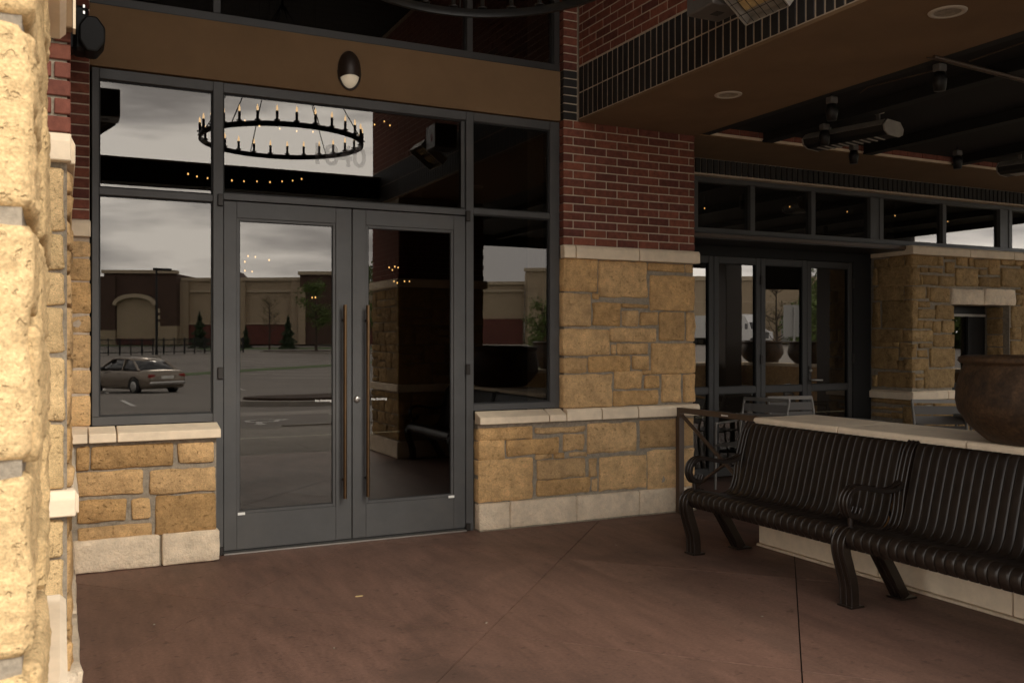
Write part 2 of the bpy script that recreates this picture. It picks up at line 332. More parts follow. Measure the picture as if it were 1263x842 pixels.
# porch floor: coloured concrete saw-cut into diagonal panels
def clip(poly, a, b, c):      # keep a*x + b*y <= c
    out = []
    for i, p in enumerate(poly):
        q = poly[(i + 1) % len(poly)]; dp = a * p[0] + b * p[1] - c; dq = a * q[0] + b * q[1] - c
        if dp <= 0: out.append(p)
        if dp * dq < 0: t = dp / (dp - dq); out.append((p[0] + (q[0] - p[0]) * t, p[1] + (q[1] - p[1]) * t))
    return out
fl = MB().box(-1.3, 4.98, 1.1, 6.62, -0.2, -0.012).build('porch_floor', M['soil']); tag(fl, kind='structure')
us = [-7, -4.57, -2.35, -0.13, 2.085, 4.36, 6.58, 12]; ws = [-3, 1.42, 3.8, 6.18, 8.56, 10.94, 16]; g = 0.0034
for i in range(len(us) - 1):
    for j in range(len(ws) - 1):
        p = [(-1.3, 1.1), (4.98, 1.1), (4.98, 6.62), (-1.3, 6.62)]
        nu, nw = math.hypot(1, 1.09), math.hypot(1, 1.06)
        p = clip(p, 1.09, -1, -us[i] - g * nu); p = clip(p, -1.09, 1, us[i + 1] - g * nu) if p else p
        p = clip(p, -1.06, -1, -ws[j] - g * nw) if p else p; p = clip(p, 1.06, 1, ws[j + 1] - g * nw) if p else p
        if p and len(p) > 2:
            if (i, j) == (3, 3):      # a lighter strip beside the bench
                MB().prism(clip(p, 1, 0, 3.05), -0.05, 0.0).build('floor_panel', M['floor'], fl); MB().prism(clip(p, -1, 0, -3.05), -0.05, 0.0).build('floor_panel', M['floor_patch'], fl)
            else: MB().prism(p, -0.05, 0.0).build('floor_panel', M['floor'], fl)
sw = MB().box(-30, 30, -2.60, 1.09, -0.35, -0.02).build('sidewalk', M['mortar']); tag(sw, kind='structure')
for i in range(-8, 12):
    MB().box(i * 1.5 + .005, i * 1.5 + 1.495, -0.29, 1.085, -0.04, -0.004).build('pavement_slab', M['concrete'], sw)
    MB().box(i * 1.5 + .005, i * 1.5 + 1.495, -2.44, -0.30, -0.04, -0.004).build('pavement_slab', M['concrete'], sw)
MB().box(-30, 30, -2.62, -2.455, -0.35, 0.0, 0.02).build('kerb', M['concrete'], sw)
pf = MB().box(4.99, 16, -1.2, 8.2, -0.2, -0.006).build('patio_floor', M['floor']); tag(pf, kind='structure')
def ground_patch(name, poly, dz, m, kind='structure'):
    mb = MB(); mb.add([(x, y, gz(y) + dz) for x, y in poly], [tuple(range(len(poly)))]); o = mb.build(name, m); tag(o, kind=kind); return o
def ellipse(cx, cy, rx, ry, n=28, rz=0): return [(cx + rx * math.cos(a) * math.cos(rz) - ry * math.sin(a) * math.sin(rz), cy + rx * math.cos(a) * math.sin(rz) + ry * math.sin(a) * math.cos(rz)) for a in [2 * math.pi * k / n for k in range(n)]]

# ================================================================== THE RESTAURANT
B = empty('restaurant_building', (1.9, 6.45, 0), 0, 'stone and brick restaurant front with grey glazed entrance and dark patio', 'building')
CAP0, CAP1, SILL0, SILL1, BASE = 2.113, 2.216, 0.815, 0.908, 0.207
COURSE, MOD, SOF = 0.0667, 0.208, 3.21

def frame_mat(axis, plane, a, z, sgn=-1):
    """local u = along wall, v = up, n = outward (local y) -> world"""
    if axis == 'Y': return Matrix(((1, 0, 0, a), (0, sgn, 0, plane), (0, 0, 1, z), (0, 0, 0, 1)))
    return Matrix(((0, sgn, 0, plane), (1, 0, 0, a), (0, 0, 1, z), (0, 0, 0, 1)))
def stone(parent, axis, plane, a0, a1, z0, z1, m='stone', sgn=-1, depth=0.09, relief=0.015, edge=0.008, res=None, name='stone', jit=0.010, round_=0.0065):
    w, h = a1 - a0, z1 - z0; cu, cv = (a0 + a1) / 2, (z0 + z1) / 2
    nu, nv = res if res else (max(4, min(9, int(w / .05) + 3)), max(4, min(8, int(h / .05) + 3)))
    ed = min(edge, w * .2, h * .2); seed = Vector((random.random() * 50, random.random() * 50, random.random() * 50))
    U = [-w / 2, -w / 2 + ed] + [-w / 2 + ed + (w - 2 * ed) * i / (nu - 3) for i in range(1, nu - 3)] + [w / 2 - ed, w / 2]
    V = [-h / 2, -h / 2 + ed] + [-h / 2 + ed + (h - 2 * ed) * i / (nv - 3) for i in range(1, nv - 3)] + [h / 2 - ed, h / 2]
    nu, nv = len(U), len(V); vs = []; tilt = (random.uniform(-1, 1) * .25, random.uniform(-1, 1) * .25)
    for j, v in enumerate(V):
        for i, u in enumerate(U):
            p = Vector((u * 9, v * 9, 0)) + seed
            nn = noise.noise(p) * relief + noise.noise(p * 3.1) * relief * .6 + relief * (tilt[0] * u / w + tilt[1] * v / h)
            if res:
                v1 = noise.voronoi(p * 1.6)[0]; v2 = noise.voronoi(p * 4.3)[0]
                nn = nn * .45 + relief * (1.1 * (v1[1] - v1[0]) + .55 * (v2[1] - v2[0]) - .6) + noise.noise(p * 17) * relief * .25
            bu = i in (0, nu - 1); bv = j in (0, nv - 1)
            du = noise.noise(p * 1.3 + Vector((9, 0, 0))) * jit; dv = noise.noise(p * 1.3 + Vector((0, 9, 0))) * jit
            x, y = u + du, v + dv
            if bu or bv: nn -= round_
            if bu and bv: x *= 1 - min(.006, ed * .6) / (w / 2); y *= 1 - min(.006, ed * .6) / (h / 2)
            vs.append((x, nn, y))
    nfr = len(vs); fs = [(j * nu + i, j * nu + i + 1, (j + 1) * nu + i + 1, (j + 1) * nu + i) for j in range(nv - 1) for i in range(nu - 1)]
    ring = [i for i in range(nu)] + [j * nu + nu - 1 for j in range(1, nv)] + [(nv - 1) * nu + i for i in range(nu - 2, -1, -1)] + [j * nu for j in range(nv - 2, 0, -1)]
    for k in ring: x, n_, z = vs[k]; vs.append((x, -depth, z))
    q = len(ring); fs += [(ring[k], nfr + k, nfr + (k + 1) % q, ring[(k + 1) % q]) for k in range(q)]
    me = bpy.data.meshes.new(name); me.from_pydata(vs, [], fs)
    me.polygons.foreach_set('use_smooth', [True] * len(fs))
    bm = bmesh.new(); bm.from_mesh(me); bmesh.ops.recalc_face_normals(bm, faces=bm.faces)
    # make sure the front looks out along +n
    if sum(f.normal.y * f.calc_area() for f in bm.faces if f.index < (nu - 1) * (nv - 1)) < 0: bmesh.ops.reverse_faces(bm, faces=bm.faces)
    bm.to_mesh(me); bm.free()
    return link_mesh(name, me, M[m], parent, frame_mat(axis, plane, cu, cv, sgn))
def ashlar(a0, a1, z0, z1, rng, hmin=.09, hmax=.26, wmin=.13, wmax=.46, gap=.014):
    """random coursed rubble: rectangles that fill a field"""
    out = []; z = z0
    while z < z1 - .03:
        h = min(rng.uniform(hmin, hmax), z1 - z)
        if z1 - z - h < hmin * .8: h = z1 - z
        a = a0
        while a < a1 - .02:
            w = min(rng.uniform(wmin, wmax), a1 - a)
            if a1 - a - w < wmin * .7: w = a1 - a
            if h > .19 and w < .4 and rng.random() < .45:
                k = rng.uniform(.35, .65) * h
                out += [(a, a + w - gap, z, z + k - gap), (a, a + w - gap, z + k, z + h - gap)]
            else: out.append((a, a + w - gap, z, z + h - gap))
            a += w
        z += h
    return out
_bm = {}
def brick_mesh(L_, h, d, key):
    k = (round(L_, 3), round(h, 3), round(d, 3), key)
    if k not in _bm: me = MB().box(-L_ / 2, L_ / 2, -d, 0, -h / 2, h / 2, 0.0035).mesh('brick'); me.materials.append(M[key]); _bm[k] = me
    return _bm[k]
def brick(parent, axis, plane, a, z, L_, h, key='brick_red', sgn=-1, d=0.09):
    mw = frame_mat(axis, plane + random.uniform(-.0012, .0012), a, z, sgn) @ Matrix.Rotation(random.uniform(-.006, .006), 4, 'Y')
    return link_mesh('brick', brick_mesh(L_, h, d, key), None, parent, mw)
def running(a0, a1, z0, rows, shift=0.0, mod=MOD, joint=0.010, skip=None):
    for r in range(rows):
        z = z0 + r * COURSE + COURSE / 2; a = a0 - ((r % 2) * mod / 2 + shift) % mod
        while a < a1 - .005:
            l, rr = max(a, a0), min(a + mod - joint, a1)
            if rr - l > .02 and not (skip and skip((l + rr) / 2, z)): yield ((l + rr) / 2, z, rr - l)
            a += mod
def brick_stuff(name, cells, axis, plane, parent, key, sgn=-1, h=COURSE - .010):
    mb = MB()
    for a, z, l in cells:
        if axis == 'Y': mb.box(a - l / 2, a + l / 2, plane, plane - sgn * .05, z - h / 2, z + h / 2)
        else: mb.box(plane, plane - sgn * .05, a - l / 2, a + l / 2, z - h / 2, z + h / 2)
    o = mb.build(name, M[key], parent); tag(o, kind='stuff'); return o
def block(parent, prof, axis, a0, a1, m='limestone', name='limestone_block', gap=.004):
    """straight moulding block: outline (depth, z) extruded along the wall"""
    mb = MB()
    if axis == 'Y':      # runs along X, outline in (Y, Z)
        vs = [(a, p, q) for a in (a0 + gap, a1 - gap) for p, q in prof]
    else: vs = [(p, a, q) for a in (a0 + gap, a1 - gap) for p, q in prof]
    n = len(prof); mb.add(vs, [tuple(range(n))[::-1], tuple(range(n, 2 * n))] + [(i, (i + 1) % n, n + (i + 1) % n, n + i) for i in range(n)])
    o = mb.build(name, M[m], parent)
    bv = o.modifiers.new('edge', 'BEVEL'); bv.width = 0.004; bv.segments = 1; return o
def capprof(front, back, z0, z1, ch=.028): return [(back, z0), (front, z0), (front, z1 - ch), (front + (ch if back > front else -ch) * .7, z1), (back, z1)]
def sillprof(front, back, z0, zf, zb): return [(back, z0), (front, z0), (front, zf), (back, zb)]

# ---- glazed entrance: frame, windows, doors
FY = 6.45
def pane(parent, x0, x1, z0, z1, y, key='glass_entrance'):
    return MB().box(x0, x1, y, y + .008, z0, z1).build('pane', M[key], parent)
def gasket(parent, x0, x1, z0, z1, y, w=.009, d=.02):
    mb = MB(); mb.box(x0, x0 + w, y, y + d, z0, z1); mb.box(x1 - w, x1, y, y + d, z0, z1); mb.box(x0 + w, x1 - w, y, y + d, z0, z0 + w); mb.box(x0 + w, x1 - w, y, y + d, z1 - w, z1)
    return mb.build('gasket', M['gasket'], parent)
fr = MB(); D0, D1, bv = FY, FY + .115, .003
fr.box(.18, .222, D0, D1, .966, 3.205, bv).box(.925, .992, D0, D1, .0, 3.205, bv).box(2.783, 2.845, D0, D1, .0, 3.205, bv).box(3.512, 3.600, D0, D1, .966, 3.205, bv)
for a, b in ((.222, .925), (.992, 2.783), (2.845, 3.512)): fr.box(a, b, D0 + .002, D1, 3.137, 3.204, bv)
fr.box(.18, .925, D0 + .002, D1, .908, .966, bv).box(2.845, 3.600, D0 + .002, D1, .915, .966, bv)
fr.box(.222, .925, D0 + .002, D1, 2.392, 2.440, bv).box(.992, 2.783, D0 + .002, D1, 2.411, 2.458, bv).box(2.845, 3.512, D0 + .002, D1, 2.425, 2.470, bv)
win = fr.build('storefront_frame', M['frame_grey'], B)
for x0, x1, z0, z1 in ((.222, .925, .966, 2.392), (.222, .925, 2.440, 3.137), (.992, 2.783, 2.458, 3.137), (2.845, 3.512, .966, 2.425), (2.845, 3.512, 2.470, 3.137)):
    gasket(win, x0, x1, z0, z1, FY + .018); pane(win, x0 + .003, x1 - .003, z0 + .003, z1 - .003, FY + .030)
# thin removable stop beside the wide light over the doors
MB().box(2.745, 2.773, FY + .008, FY + .017, 2.468, 3.127, .002).build('glazing_stop', M['frame_grey'], win)
def text_mesh(name, s, size, m, parent, loc, bold=.008):
    cu = bpy.data.curves.new(name, 'FONT'); cu.body = s; cu.size = size; cu.extrude = 0; cu.offset = size * bold
    t = bpy.data.objects.new(name + '_tmp', cu); col.objects.link(t); dg = bpy.context.evaluated_depsgraph_get()
    me = bpy.data.meshes.new_from_object(t.evaluated_get(dg)); bpy.data.objects.remove(t); me.name = name; me.materials.clear()
    return link_mesh(name, me, m, parent, Matrix.Translation(loc) @ Matrix.Rotation(R(90), 4, 'X'))
def see_through(name, c, a):
    m = bpy.data.materials.new(name); m.use_nodes = True; M[name] = m; N = m.node_tree.nodes; b = N['Principled BSDF']
    b.inputs['Base Color'].default_value = (*c, 1); b.inputs['Alpha'].default_value = a; b.inputs['Roughness'].default_value = .6; return m
see_through('vinyl_faint', (.22, .20, .21), .18)
text_mesh('street_number', '1840', .205, M['vinyl_faint'], win, (1.592, FY + .0275, 2.715), .022)
def door(x0, x1, px0, px1, hx, hinge_x, lock_x=None, plate=None, txt=None):
    y = FY + .006; z0, z1, pz0, pz1 = .028, 2.404, .290, 2.273
    mb = MB(); mb.box(x0, px0 - .02, y, y + .048, z0, z1, .003).box(px1 + .02, x1, y, y + .048, z0, z1, .003)
    mb.box(px0 - .02, px1 + .02, y + .0005, y + .048, z0, pz0 - .02, .002).box(px0 - .02, px1 + .02, y + .0005, y + .048, pz1 + .02, z1, .002)
    d = mb.build('door', M['frame_grey'], B)
    bd = MB(); y2 = y + .007
    bd.box(px0 - .02, px0, y2, y2 + .02, pz0 - .02, pz1 + .02, .002).box(px1, px1 + .02, y2, y2 + .02, pz0 - .02, pz1 + .02, .002)
    bd.box(px0, px1, y2, y2 + .02, pz0 - .02, pz0, .002).box(px0, px1, y2, y2 + .02, pz1, pz1 + .02, .002)
    bd.build('glazing_bead', M['frame_grey'], d); gasket(d, px0, px1, pz0, pz1, y + .014, .004, .01)
    pane(d, px0 + .001, px1 - .001, pz0 + .001, pz1 - .001, y + .020)
    MB().tube([(hx, y - .062, .33), (hx, y - .062, 1.71)], .0135, 12).build('pull_handle', M['bronze'], d)
    for z in (.46, 1.60): MB().tube([(hx, y - .05, z), (hx, y + .002, z)], .009, 8).build('handle_post', M['hinge_dark'], d)
    for z in (.0, 1.19, 2.36):
        MB().box(hinge_x - .019, hinge_x + .019, y - .026, y - .001, z + .005, z + (.085 if z else .06), .004).build('hinge', M['hinge_dark'], d)
    if lock_x:
        MB().lathe([(.0, -.014), (.012, -.014), (.022, -.010), (.026, 0), (.026, .004)], 16, (lock_x, y - .004, 1.032), 'y').build('lock_cylinder', M['steel'], d)
        MB().box(lock_x - .002, lock_x + .002, y - .0195, y - .0175, 1.024, 1.040).build('keyhole', M['gasket'], d)
    if plate: MB().box(plate, plate + .048, y - .0015, y - .0001, .262, .280).build('maker_plate', M['white_plate'], d)
    if txt: text_mesh('door_lettering', 'No Smoking', .0235, M['vinyl_white'], d, (txt, y + .0185, 1.020))
    return d
door(.995, 1.887, 1.102, 1.750, 1.821, .972, None, 1.088, 1.625)
door(1.893, 2.780, 2.014, 2.663, 1.990, 2.795, 1.927, 2.640, 2.040)
MB().box(.992, 2.783, FY - .02, FY + .11, .0005, .014, .003).build('threshold', M['steel'], B)
MB().box(.992, 2.783, FY + .022, FY + .060, .014, .030).build('door_sweep', M['gasket'], B)

# ---- low wall left of the doors
lw = MB().box(-.2, .93, 6.345, 6.60, 0, .83).build('low_wall', M['mortar'], B); LP = 6.327
def zoom_rects(rects, ox, oy, sc, plane, axis='Y'):
    f = onY if axis == 'Y' else onX
    for x0, y0, x1, y1 in rects:
        a = f(ox + x0 / sc, oy + y0 / sc, plane); b = f(ox + x1 / sc, oy + y1 / sc, plane)
        yield min(a[0], b[0]), max(a[0], b[0]), min(a[1], b[1]), max(a[1], b[1])
for a0, a1, z0, z1 in zoom_rects([(125, 193, 510, 282), (535, 180, 705, 265), (55, 318, 370, 412), (400, 308, 710, 400), (62, 452, 290, 540), (315, 442, 405, 532), (430, 430, 712, 588), (62, 580, 412, 632), (52, 200, 115, 305)], 80, 500, 3.825, LP):
    stone(lw, 'Y', LP, a0, min(a1, .938), z0, z1)
for a0, a1 in ((.06, .575), (.59, .945)): stone(lw, 'Y', LP - .022, a0, a1, .004, BASE, 'limestone_rough', relief=.009, name='base_stone', jit=.004)
for a0, a1 in ((.0, .155), (.155, .320), (.320, .955)): block(lw, sillprof(6.285, 6.448, SILL0, .872, .906), 'Y', a0, a1)
# ---- strip of wall between the left window and the side wall
st = MB().box(-.2, .1665, 6.427, 6.60, .83, 5.4).build('corner_strip', M['brick_mortar'], B)
z = SILL1 + .008
for hh in (.205, .16, .225, .12, .21, .15, .11):
    stone(st, 'Y', 6.418, .035, .172, z, min(z + hh - .014, CAP0 - .008), jit=.004); z += hh
block(st, capprof(6.395, 6.44, CAP0, CAP1, .02), 'Y', -.05, .176)
for r in range(24): brick(st, 'Y', 6.420, .080, CAP1 + .004 + (r + .5) * COURSE, .170, COURSE - .010)
# ---- side wall on the left, seen almost edge on, with its end towards the camera
sw_ = MB().box(-.55, .022, 3.775, 6.42, 0, 3.2).build('side_wall', M['mortar'], B); rng = random.Random(3)
for zr in ((BASE + .012, SILL0 - .004), (SILL1 + .006, CAP0 - .006)):
    for r in ashlar(3.79, 6.40, *zr, rng): stone(sw_, 'X', .036, *r, sgn=1)
    for r in ashlar(-.545, .026, *zr, rng, wmin=.2, wmax=.3): stone(sw_, 'Y', 3.757, *r, m='stone_near')
for a0, a1 in ((3.78, 4.6), (4.6, 5.5), (5.5, 6.41)):
    block(sw_, [(.0, SILL0), (.062, SILL0), (.062, SILL1 - .03), (.045, SILL1), (.0, SILL1)], 'X', a0, a1)
    block(sw_, [(.0, CAP0), (.050, CAP0), (.050, CAP1 - .03), (.035, CAP1), (.0, CAP1)], 'X', a0, a1)
    stone(sw_, 'X', .070, a0 + .004, a1 - .004, .004, BASE + .02, 'limestone_rough', sgn=1, name='base_stone', jit=.004)
block(sw_, capprof(3.72, 3.78, SILL0, SILL1), 'Y', -.55, .055); block(sw_, capprof(3.72, 3.78, CAP0, CAP1), 'Y', -.55, .040)
stone(sw_, 'Y', 3.735, -.55, .060, .004, BASE + .02, 'limestone_rough', name='base_stone', jit=.004)
for a, z, l in running(-.54, .034, CAP1 + .004, 14): brick(sw_, 'Y', 3.762, a, z, l, COURSE - .010)
for a, z, l in running(3.79, 6.40, CAP1 + .004, 14): brick(sw_, 'X', .034, a, z, l, COURSE - .010, sgn=1)
pn = MB().box(-.5, .040, 3.690, 3.755, 2.590, 3.19, .004).build('wall_panel', M['stucco'], sw_); MB().box(.041, .050, 3.688, 3.757, 2.588, 3.19).build('panel_lit_edge', M['limestone'], pn)  # pale strip puts the panel's lit edge into its colour

# ---- stucco band and the windows above it
MB().box(.168, 3.597, 6.432, 6.60, 3.212, 3.606).build('stucco_band', M['stucco'], B)
uf = MB(); uf.box(.168, 3.60, 6.447, 6.56, 3.612, 3.668, .003)
for x in (.168, .925, 2.79, 3.55): uf.box(x, x + .05, 6.449, 6.555, 3.668, 5.38, .003)
uw = uf.build('upper_window_frame', M['frame_dark'], B)
MB().box(.168, 3.60, 6.440, 6.47, 3.600, 3.614).build('flashing', M['black_metal'], uw)
for a, b in ((.218, .925), (.975, 2.79), (2.84, 3.55)): pane(uw, a, b, 3.668, 5.38, 6.49)

# ---- stone and brick pilaster right of the doors, with the low wall under its window
pl = MB().box(3.618, 4.888, 6.405, 7.05, 0, 5.38).build('pilaster', M['mortar'], B); PP = 6.388
r1 = [(100, 180, 370, 453), (385, 200, 770, 500), (780, 222, 1065, 298), (1078, 232, 1138, 305), (795, 318, 1148, 605), (97, 460, 318, 727), (332, 466, 380, 510), (338, 535, 558, 727), (566, 548, 778, 583), (570, 603, 698, 724), (712, 612, 855, 720), (868, 615, 1065, 843), (1085, 615, 1150, 848)]
r2 = [(103, 101, 470, 310), (478, 96, 845, 202), (484, 225, 522, 303), (530, 218, 780, 304), (805, 215, 1152, 455), (97, 336, 285, 450), (300, 320, 635, 442), (653, 318, 783, 422), (732, 435, 800, 466), (98, 468, 490, 722), (512, 440, 730, 577), (752, 476, 868, 572), (500, 596, 858, 702), (890, 465, 1040, 684), (1060, 460, 1148, 684)]
for rr, oy in ((r1, 290), (r2, 390)):
    for a0, a1, z0, z1 in zoom_rects(rr, 680, oy, 6.479, PP):
        if a0 < 3.66: a0 = 3.602
        stone(pl, 'Y', PP, a0, a1, z0, z1)
lw2 = MB().box(2.865, 3.617, 6.412, 6.60, 0, .83).build('low_wall', M['mortar'], B); QP = 6.394
MB().box(3.60, 4.90, 6.411, 6.44, 0, .83).build('wall_backing', M['mortar'], lw2)
r3 = [(85, 190, 408, 250), (425, 190, 728, 209), (72, 262, 235, 377), (250, 262, 570, 340), (597, 228, 720, 322), (428, 348, 525, 372), (540, 342, 610, 368), (630, 338, 742, 358), (78, 385, 412, 617), (435, 388, 730, 482), (435, 510, 757, 577)]
r4 = [(50, 160, 350, 328), (370, 140, 697, 292), (58, 375, 108, 480), (78, 498, 112, 572), (122, 368, 410, 548), (418, 325, 700, 542)]
for rr, ox in ((r3, 575), (r4, 715)):
    for a0, a1, z0, z1 in zoom_rects(rr, ox, 490, 4.953, QP):
        if a0 < 2.90: a0 = 2.862
        stone(lw2, 'Y', QP, a0, a1, z0, z1)
xb = [2.858] + [onY(p, 600, 6.375)[0] for p in (630, 712, 789)] + [4.90]
for a0, a1 in zip(xb, xb[1:]): stone(lw2, 'Y', 6.376, a0 + .004, a1 - .004, .004, BASE, 'limestone_rough', relief=.008, name='base_stone', jit=.004)
MB().box(2.86, 4.90, 6.362, 6.40, .0005, .010, .003).build('mortar_fillet', M['mortar'], lw2)
xs = [2.850, onY(678, 510, 6.345)[0], 3.610]
for a0, a1 in zip(xs, xs[1:]): block(lw2, sillprof(6.345, 6.448, SILL0, .868, .912), 'Y', a0, a1)
xs = [3.610, onY(743, 505, 6.345)[0], onY(788, 505, 6.345)[0], 4.925]
for a0, a1 in zip(xs, xs[1:]): block(lw2, capprof(6.345, 6.42, SILL0, .910, .022), 'Y', a0, a1)
xs = [3.585, onY(711, 310, 6.35)[0], onY(789, 315, 6.35)[0], 4.93]
for a0, a1 in zip(xs, xs[1:]): block(pl, capprof(6.35, 6.42, CAP0, CAP1, .022), 'Y', a0, a1)
for a, z, l in running(3.602, 4.895, CAP1 + .002, 15, .112): brick(pl, 'Y', PP, a, z, l, COURSE - .010)
for r in range(24):       # narrow strip that runs on up beside the beam
    z = SOF + .006 + (r + .5) * COURSE; brick(pl, 'Y', PP, 3.6645, z, .125, COURSE - .010, 'brick_black' if r < 6 else 'brick_red')
MB().box(3.608, 3.731, 6.3945, 6.405, SOF, 5.38).build('strip_backing', M['brick_mortar'], pl)
MB().box(3.6075, 4.890, 6.3945, 6.4045, CAP1, SOF).build('brick_backing', M['brick_mortar'], pl)

# ---- brick beam along the right side of the porch, with its stucco soffit
bmx = 3.735
bmm = MB().box(bmx + .005, 4.895, 1.16, 6.385, SOF + .022, 5.38).build('brick_beam', M['brick_mortar'], B)
MB().box(bmx + .004, 4.90, 1.15, 6.386, SOF, SOF + .021, .002).build('soffit', M['stucco'], bmm)
Y0 = 6.375; far = []
for row in range(2):
    k = 0; zc = SOF + .028 + row * .208 + .099
    while Y0 - k * .0715 > 1.2:
        y = Y0 - k * .0715 - .031
        if y > 3.45: link_mesh('brick', brick_mesh(.0595, .198, .06, 'brick_black'), None, bmm, frame_mat('X', bmx + random.uniform(-.001, .001), y, zc, -1))
        else: far.append((y, zc))
        k += 1
mb = MB()
for y, zc in far: mb.box(bmx, bmx + .05, y - .030, y + .030, zc - .099, zc + .099)
tag(mb.build('soldier_bricks', M['brick_black'], bmm), kind='stuff')
near, rest = [], []
for a, z, l in running(1.18, 6.375, SOF + .446, 25, .05): (near if a > 4.3 and z < 4.25 else rest).append((a, z, l))
for a, z, l in near: brick(bmm, 'X', bmx, a, z, l, COURSE - .010, d=.06)
brick_stuff('upper_bricks', rest, 'X', bmx, bmm, 'brick_red')

# ---- the two front piers
def front_pier(x0, x1, near_face):
    y0, y1 = 1.13, 2.20
    p = MB().box(x0 + .014, x1 - .014, y0 + .012, y1 - .014, 0, SOF).build('front_pier', M['mortar'], B); rg = random.Random(11 if near_face else 12)
    inner = x1 if near_face else x0; sg = 1 if near_face else -1
    def cap(z0, z1, out):
        MB().box(x0 - out, x1 + out, y0 - out, y1 + out, z0, z1, .012).build('limestone_cap', M['limestone'], p)
    cap(SILL0, SILL1, .035); cap(CAP0, CAP1, .035)
    bs = MB().box(x0 - .03, x1 + .03, y0 - .03, y1 + .03, .002, BASE, .01).build('base_stone', M['limestone_rough'], p)
    for zi, zr in enumerate(((BASE + .012, SILL0 - .006), (SILL1 + .008, CAP0 - .008))):
        if near_face and zi == 1:
            zz = [SILL1 + .008, 1.105, 1.320, 1.600, 1.812, CAP0 - .008]
            for z0, z1 in zip(zz, zz[1:]):
                stone(p, 'Y', y0, x1 - .44, x1 - .004, z0 + .006, z1 - .012, 'stone_near', res=(64, 54), relief=.0062, edge=.008, round_=.007, depth=.05)
                stone(p, 'Y', y0, x0 + .004, x1 - .46, z0 + .006, z1 - .012, 'stone_near')
                a = y0 + .03
                while a < y1 - .02:
                    b = min(a + rg.uniform(.20, .42), y1); b = y1 if y1 - b < .12 else b; sp = rg.random() < .4 and (z1 - z0) > .2; zm = z0 + (z1 - z0) * rg.uniform(.4, .6)
                    for u, v in (((z0, zm), (zm, z1)) if sp else ((z0, z1),)):
                        stone(p, 'X', inner + rg.uniform(-.006, .010), a, b - .016, u + .006, v - .010, 'stone_near', sgn=sg, res=(30, 24), relief=.007, edge=.008, round_=.006, depth=.05)
                    a = b
        else:
            for r in ashlar(y0, y1, *zr, rg, wmin=.16, wmax=.4): stone(p, 'X', inner, *r, m='stone_near' if near_face else 'stone_far', sgn=sg)  # mirrored right-hand pier: its shade is put into the darker stone colour
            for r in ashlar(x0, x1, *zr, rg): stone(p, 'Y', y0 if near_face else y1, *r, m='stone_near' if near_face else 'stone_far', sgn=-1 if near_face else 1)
    brick_stuff('pier_bricks', list(running(y0 + .01, y1 - .01, CAP1 + .004, 14)), 'X', inner - sg * .004, p, 'brick_red', sg)
    if near_face: brick_stuff('pier_bricks', list(running(x0 + .01, x1 - .01, CAP1 + .004, 14)), 'Y', y0 + .004, p, 'brick_red', -1)
    else: brick_stuff('pier_bricks', list(running(x0 + .01, x1 - .01, CAP1 + .004, 14)), 'Y', y1 - .004, p, 'brick_red', 1)
front_pier(-1.20, -.024, True)
front_pier(3.735, 4.90, False)
lb = MB().box(-1.2, -.06, 1.15, 6.42, SOF, 5.38).build('brick_beam', M['brick_mortar'], B)
brick_stuff('upper_bricks', list(running(1.18, 6.40, SOF + .446, 25, .05)), 'X', -.05, lb, 'brick_red', 1)
mb = MB(); k = 0
while Y0 - k * .0715 > 1.2:
    y = Y0 - k * .0715 - .031
    for row in range(2): zc = SOF + .028 + row * .208 + .099; mb.box(-.05, -.10, y - .03, y + .03, zc - .099, zc + .099)
    k += 1
tag(mb.build('soldier_bricks', M['brick_black'], lb), kind='stuff')
MB().box(-.06, bmx + .012, 1.18, 1.46, 3.29, 3.55).build('front_beam', M['black_soft'], B)
MB().box(-.06, bmx + .012, 1.16, 1.48, 3.551, 3.575).build('beam_flashing', M['aluminium'], B)
rf = MB().box(-1.4, 4.95, 0.95, 7.0, 5.40, 5.62).build('porch_roof', M['ceiling_dark'], B)
for i in range(28):
    y = 1.2 + i * .185; MB().box(-.05, bmx, y, y + .178, 5.385, 5.3995, .003).build('ceiling_board', M['ceiling_beadboard'], rf)

# ---- rooms behind the glass
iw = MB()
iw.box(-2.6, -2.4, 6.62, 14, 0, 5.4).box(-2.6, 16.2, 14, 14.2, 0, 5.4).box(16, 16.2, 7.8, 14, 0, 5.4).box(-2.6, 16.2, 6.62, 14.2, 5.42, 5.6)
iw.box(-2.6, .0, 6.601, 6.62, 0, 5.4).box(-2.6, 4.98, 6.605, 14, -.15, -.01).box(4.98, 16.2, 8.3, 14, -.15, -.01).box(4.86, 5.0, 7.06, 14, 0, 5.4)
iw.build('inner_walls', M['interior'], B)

# ---- patio side: folding doors, clerestory, beam with soffit, open black roof
DY = 7.66
def fleaf(x0, x1, hinge=None):
    z0, z1 = .03, 2.335; s = .062; mb = MB()
    mb.box(x0, x0 + s, DY, DY + .06, z0, z1, .003).box(x1 - s, x1, DY, DY + .06, z0, z1, .003)
    for a, b in ((z0, .12), (.895, .965), (2.262, z1)): mb.box(x0 + s, x1 - s, DY + .002, DY + .06, a, b, .003)
    d = mb.build('folding_door', M['frame_dark'], B)
    for a, b in ((.12, .895), (.965, 2.262)): pane(d, x0 + s, x1 - s, a, b, DY + .03, 'glass_patio'); gasket(d, x0 + s, x1 - s, a, b, DY + .012, .006, .012)
    if hinge is not None:
        for z in (.45, 1.20, 2.05): MB().box(hinge - .014, hinge + .014, DY - .018, DY - .001, z, z + .10, .003).build('hinge', M['hinge_dark'], d)
    return d
xe = [4.99, 5.50, 6.118, 6.748, 7.405, 8.09]
for i, (a, b) in enumerate(zip(xe, xe[1:])): dd = fleaf(a + .003, b - .003, b if i in (2, 4) else None)
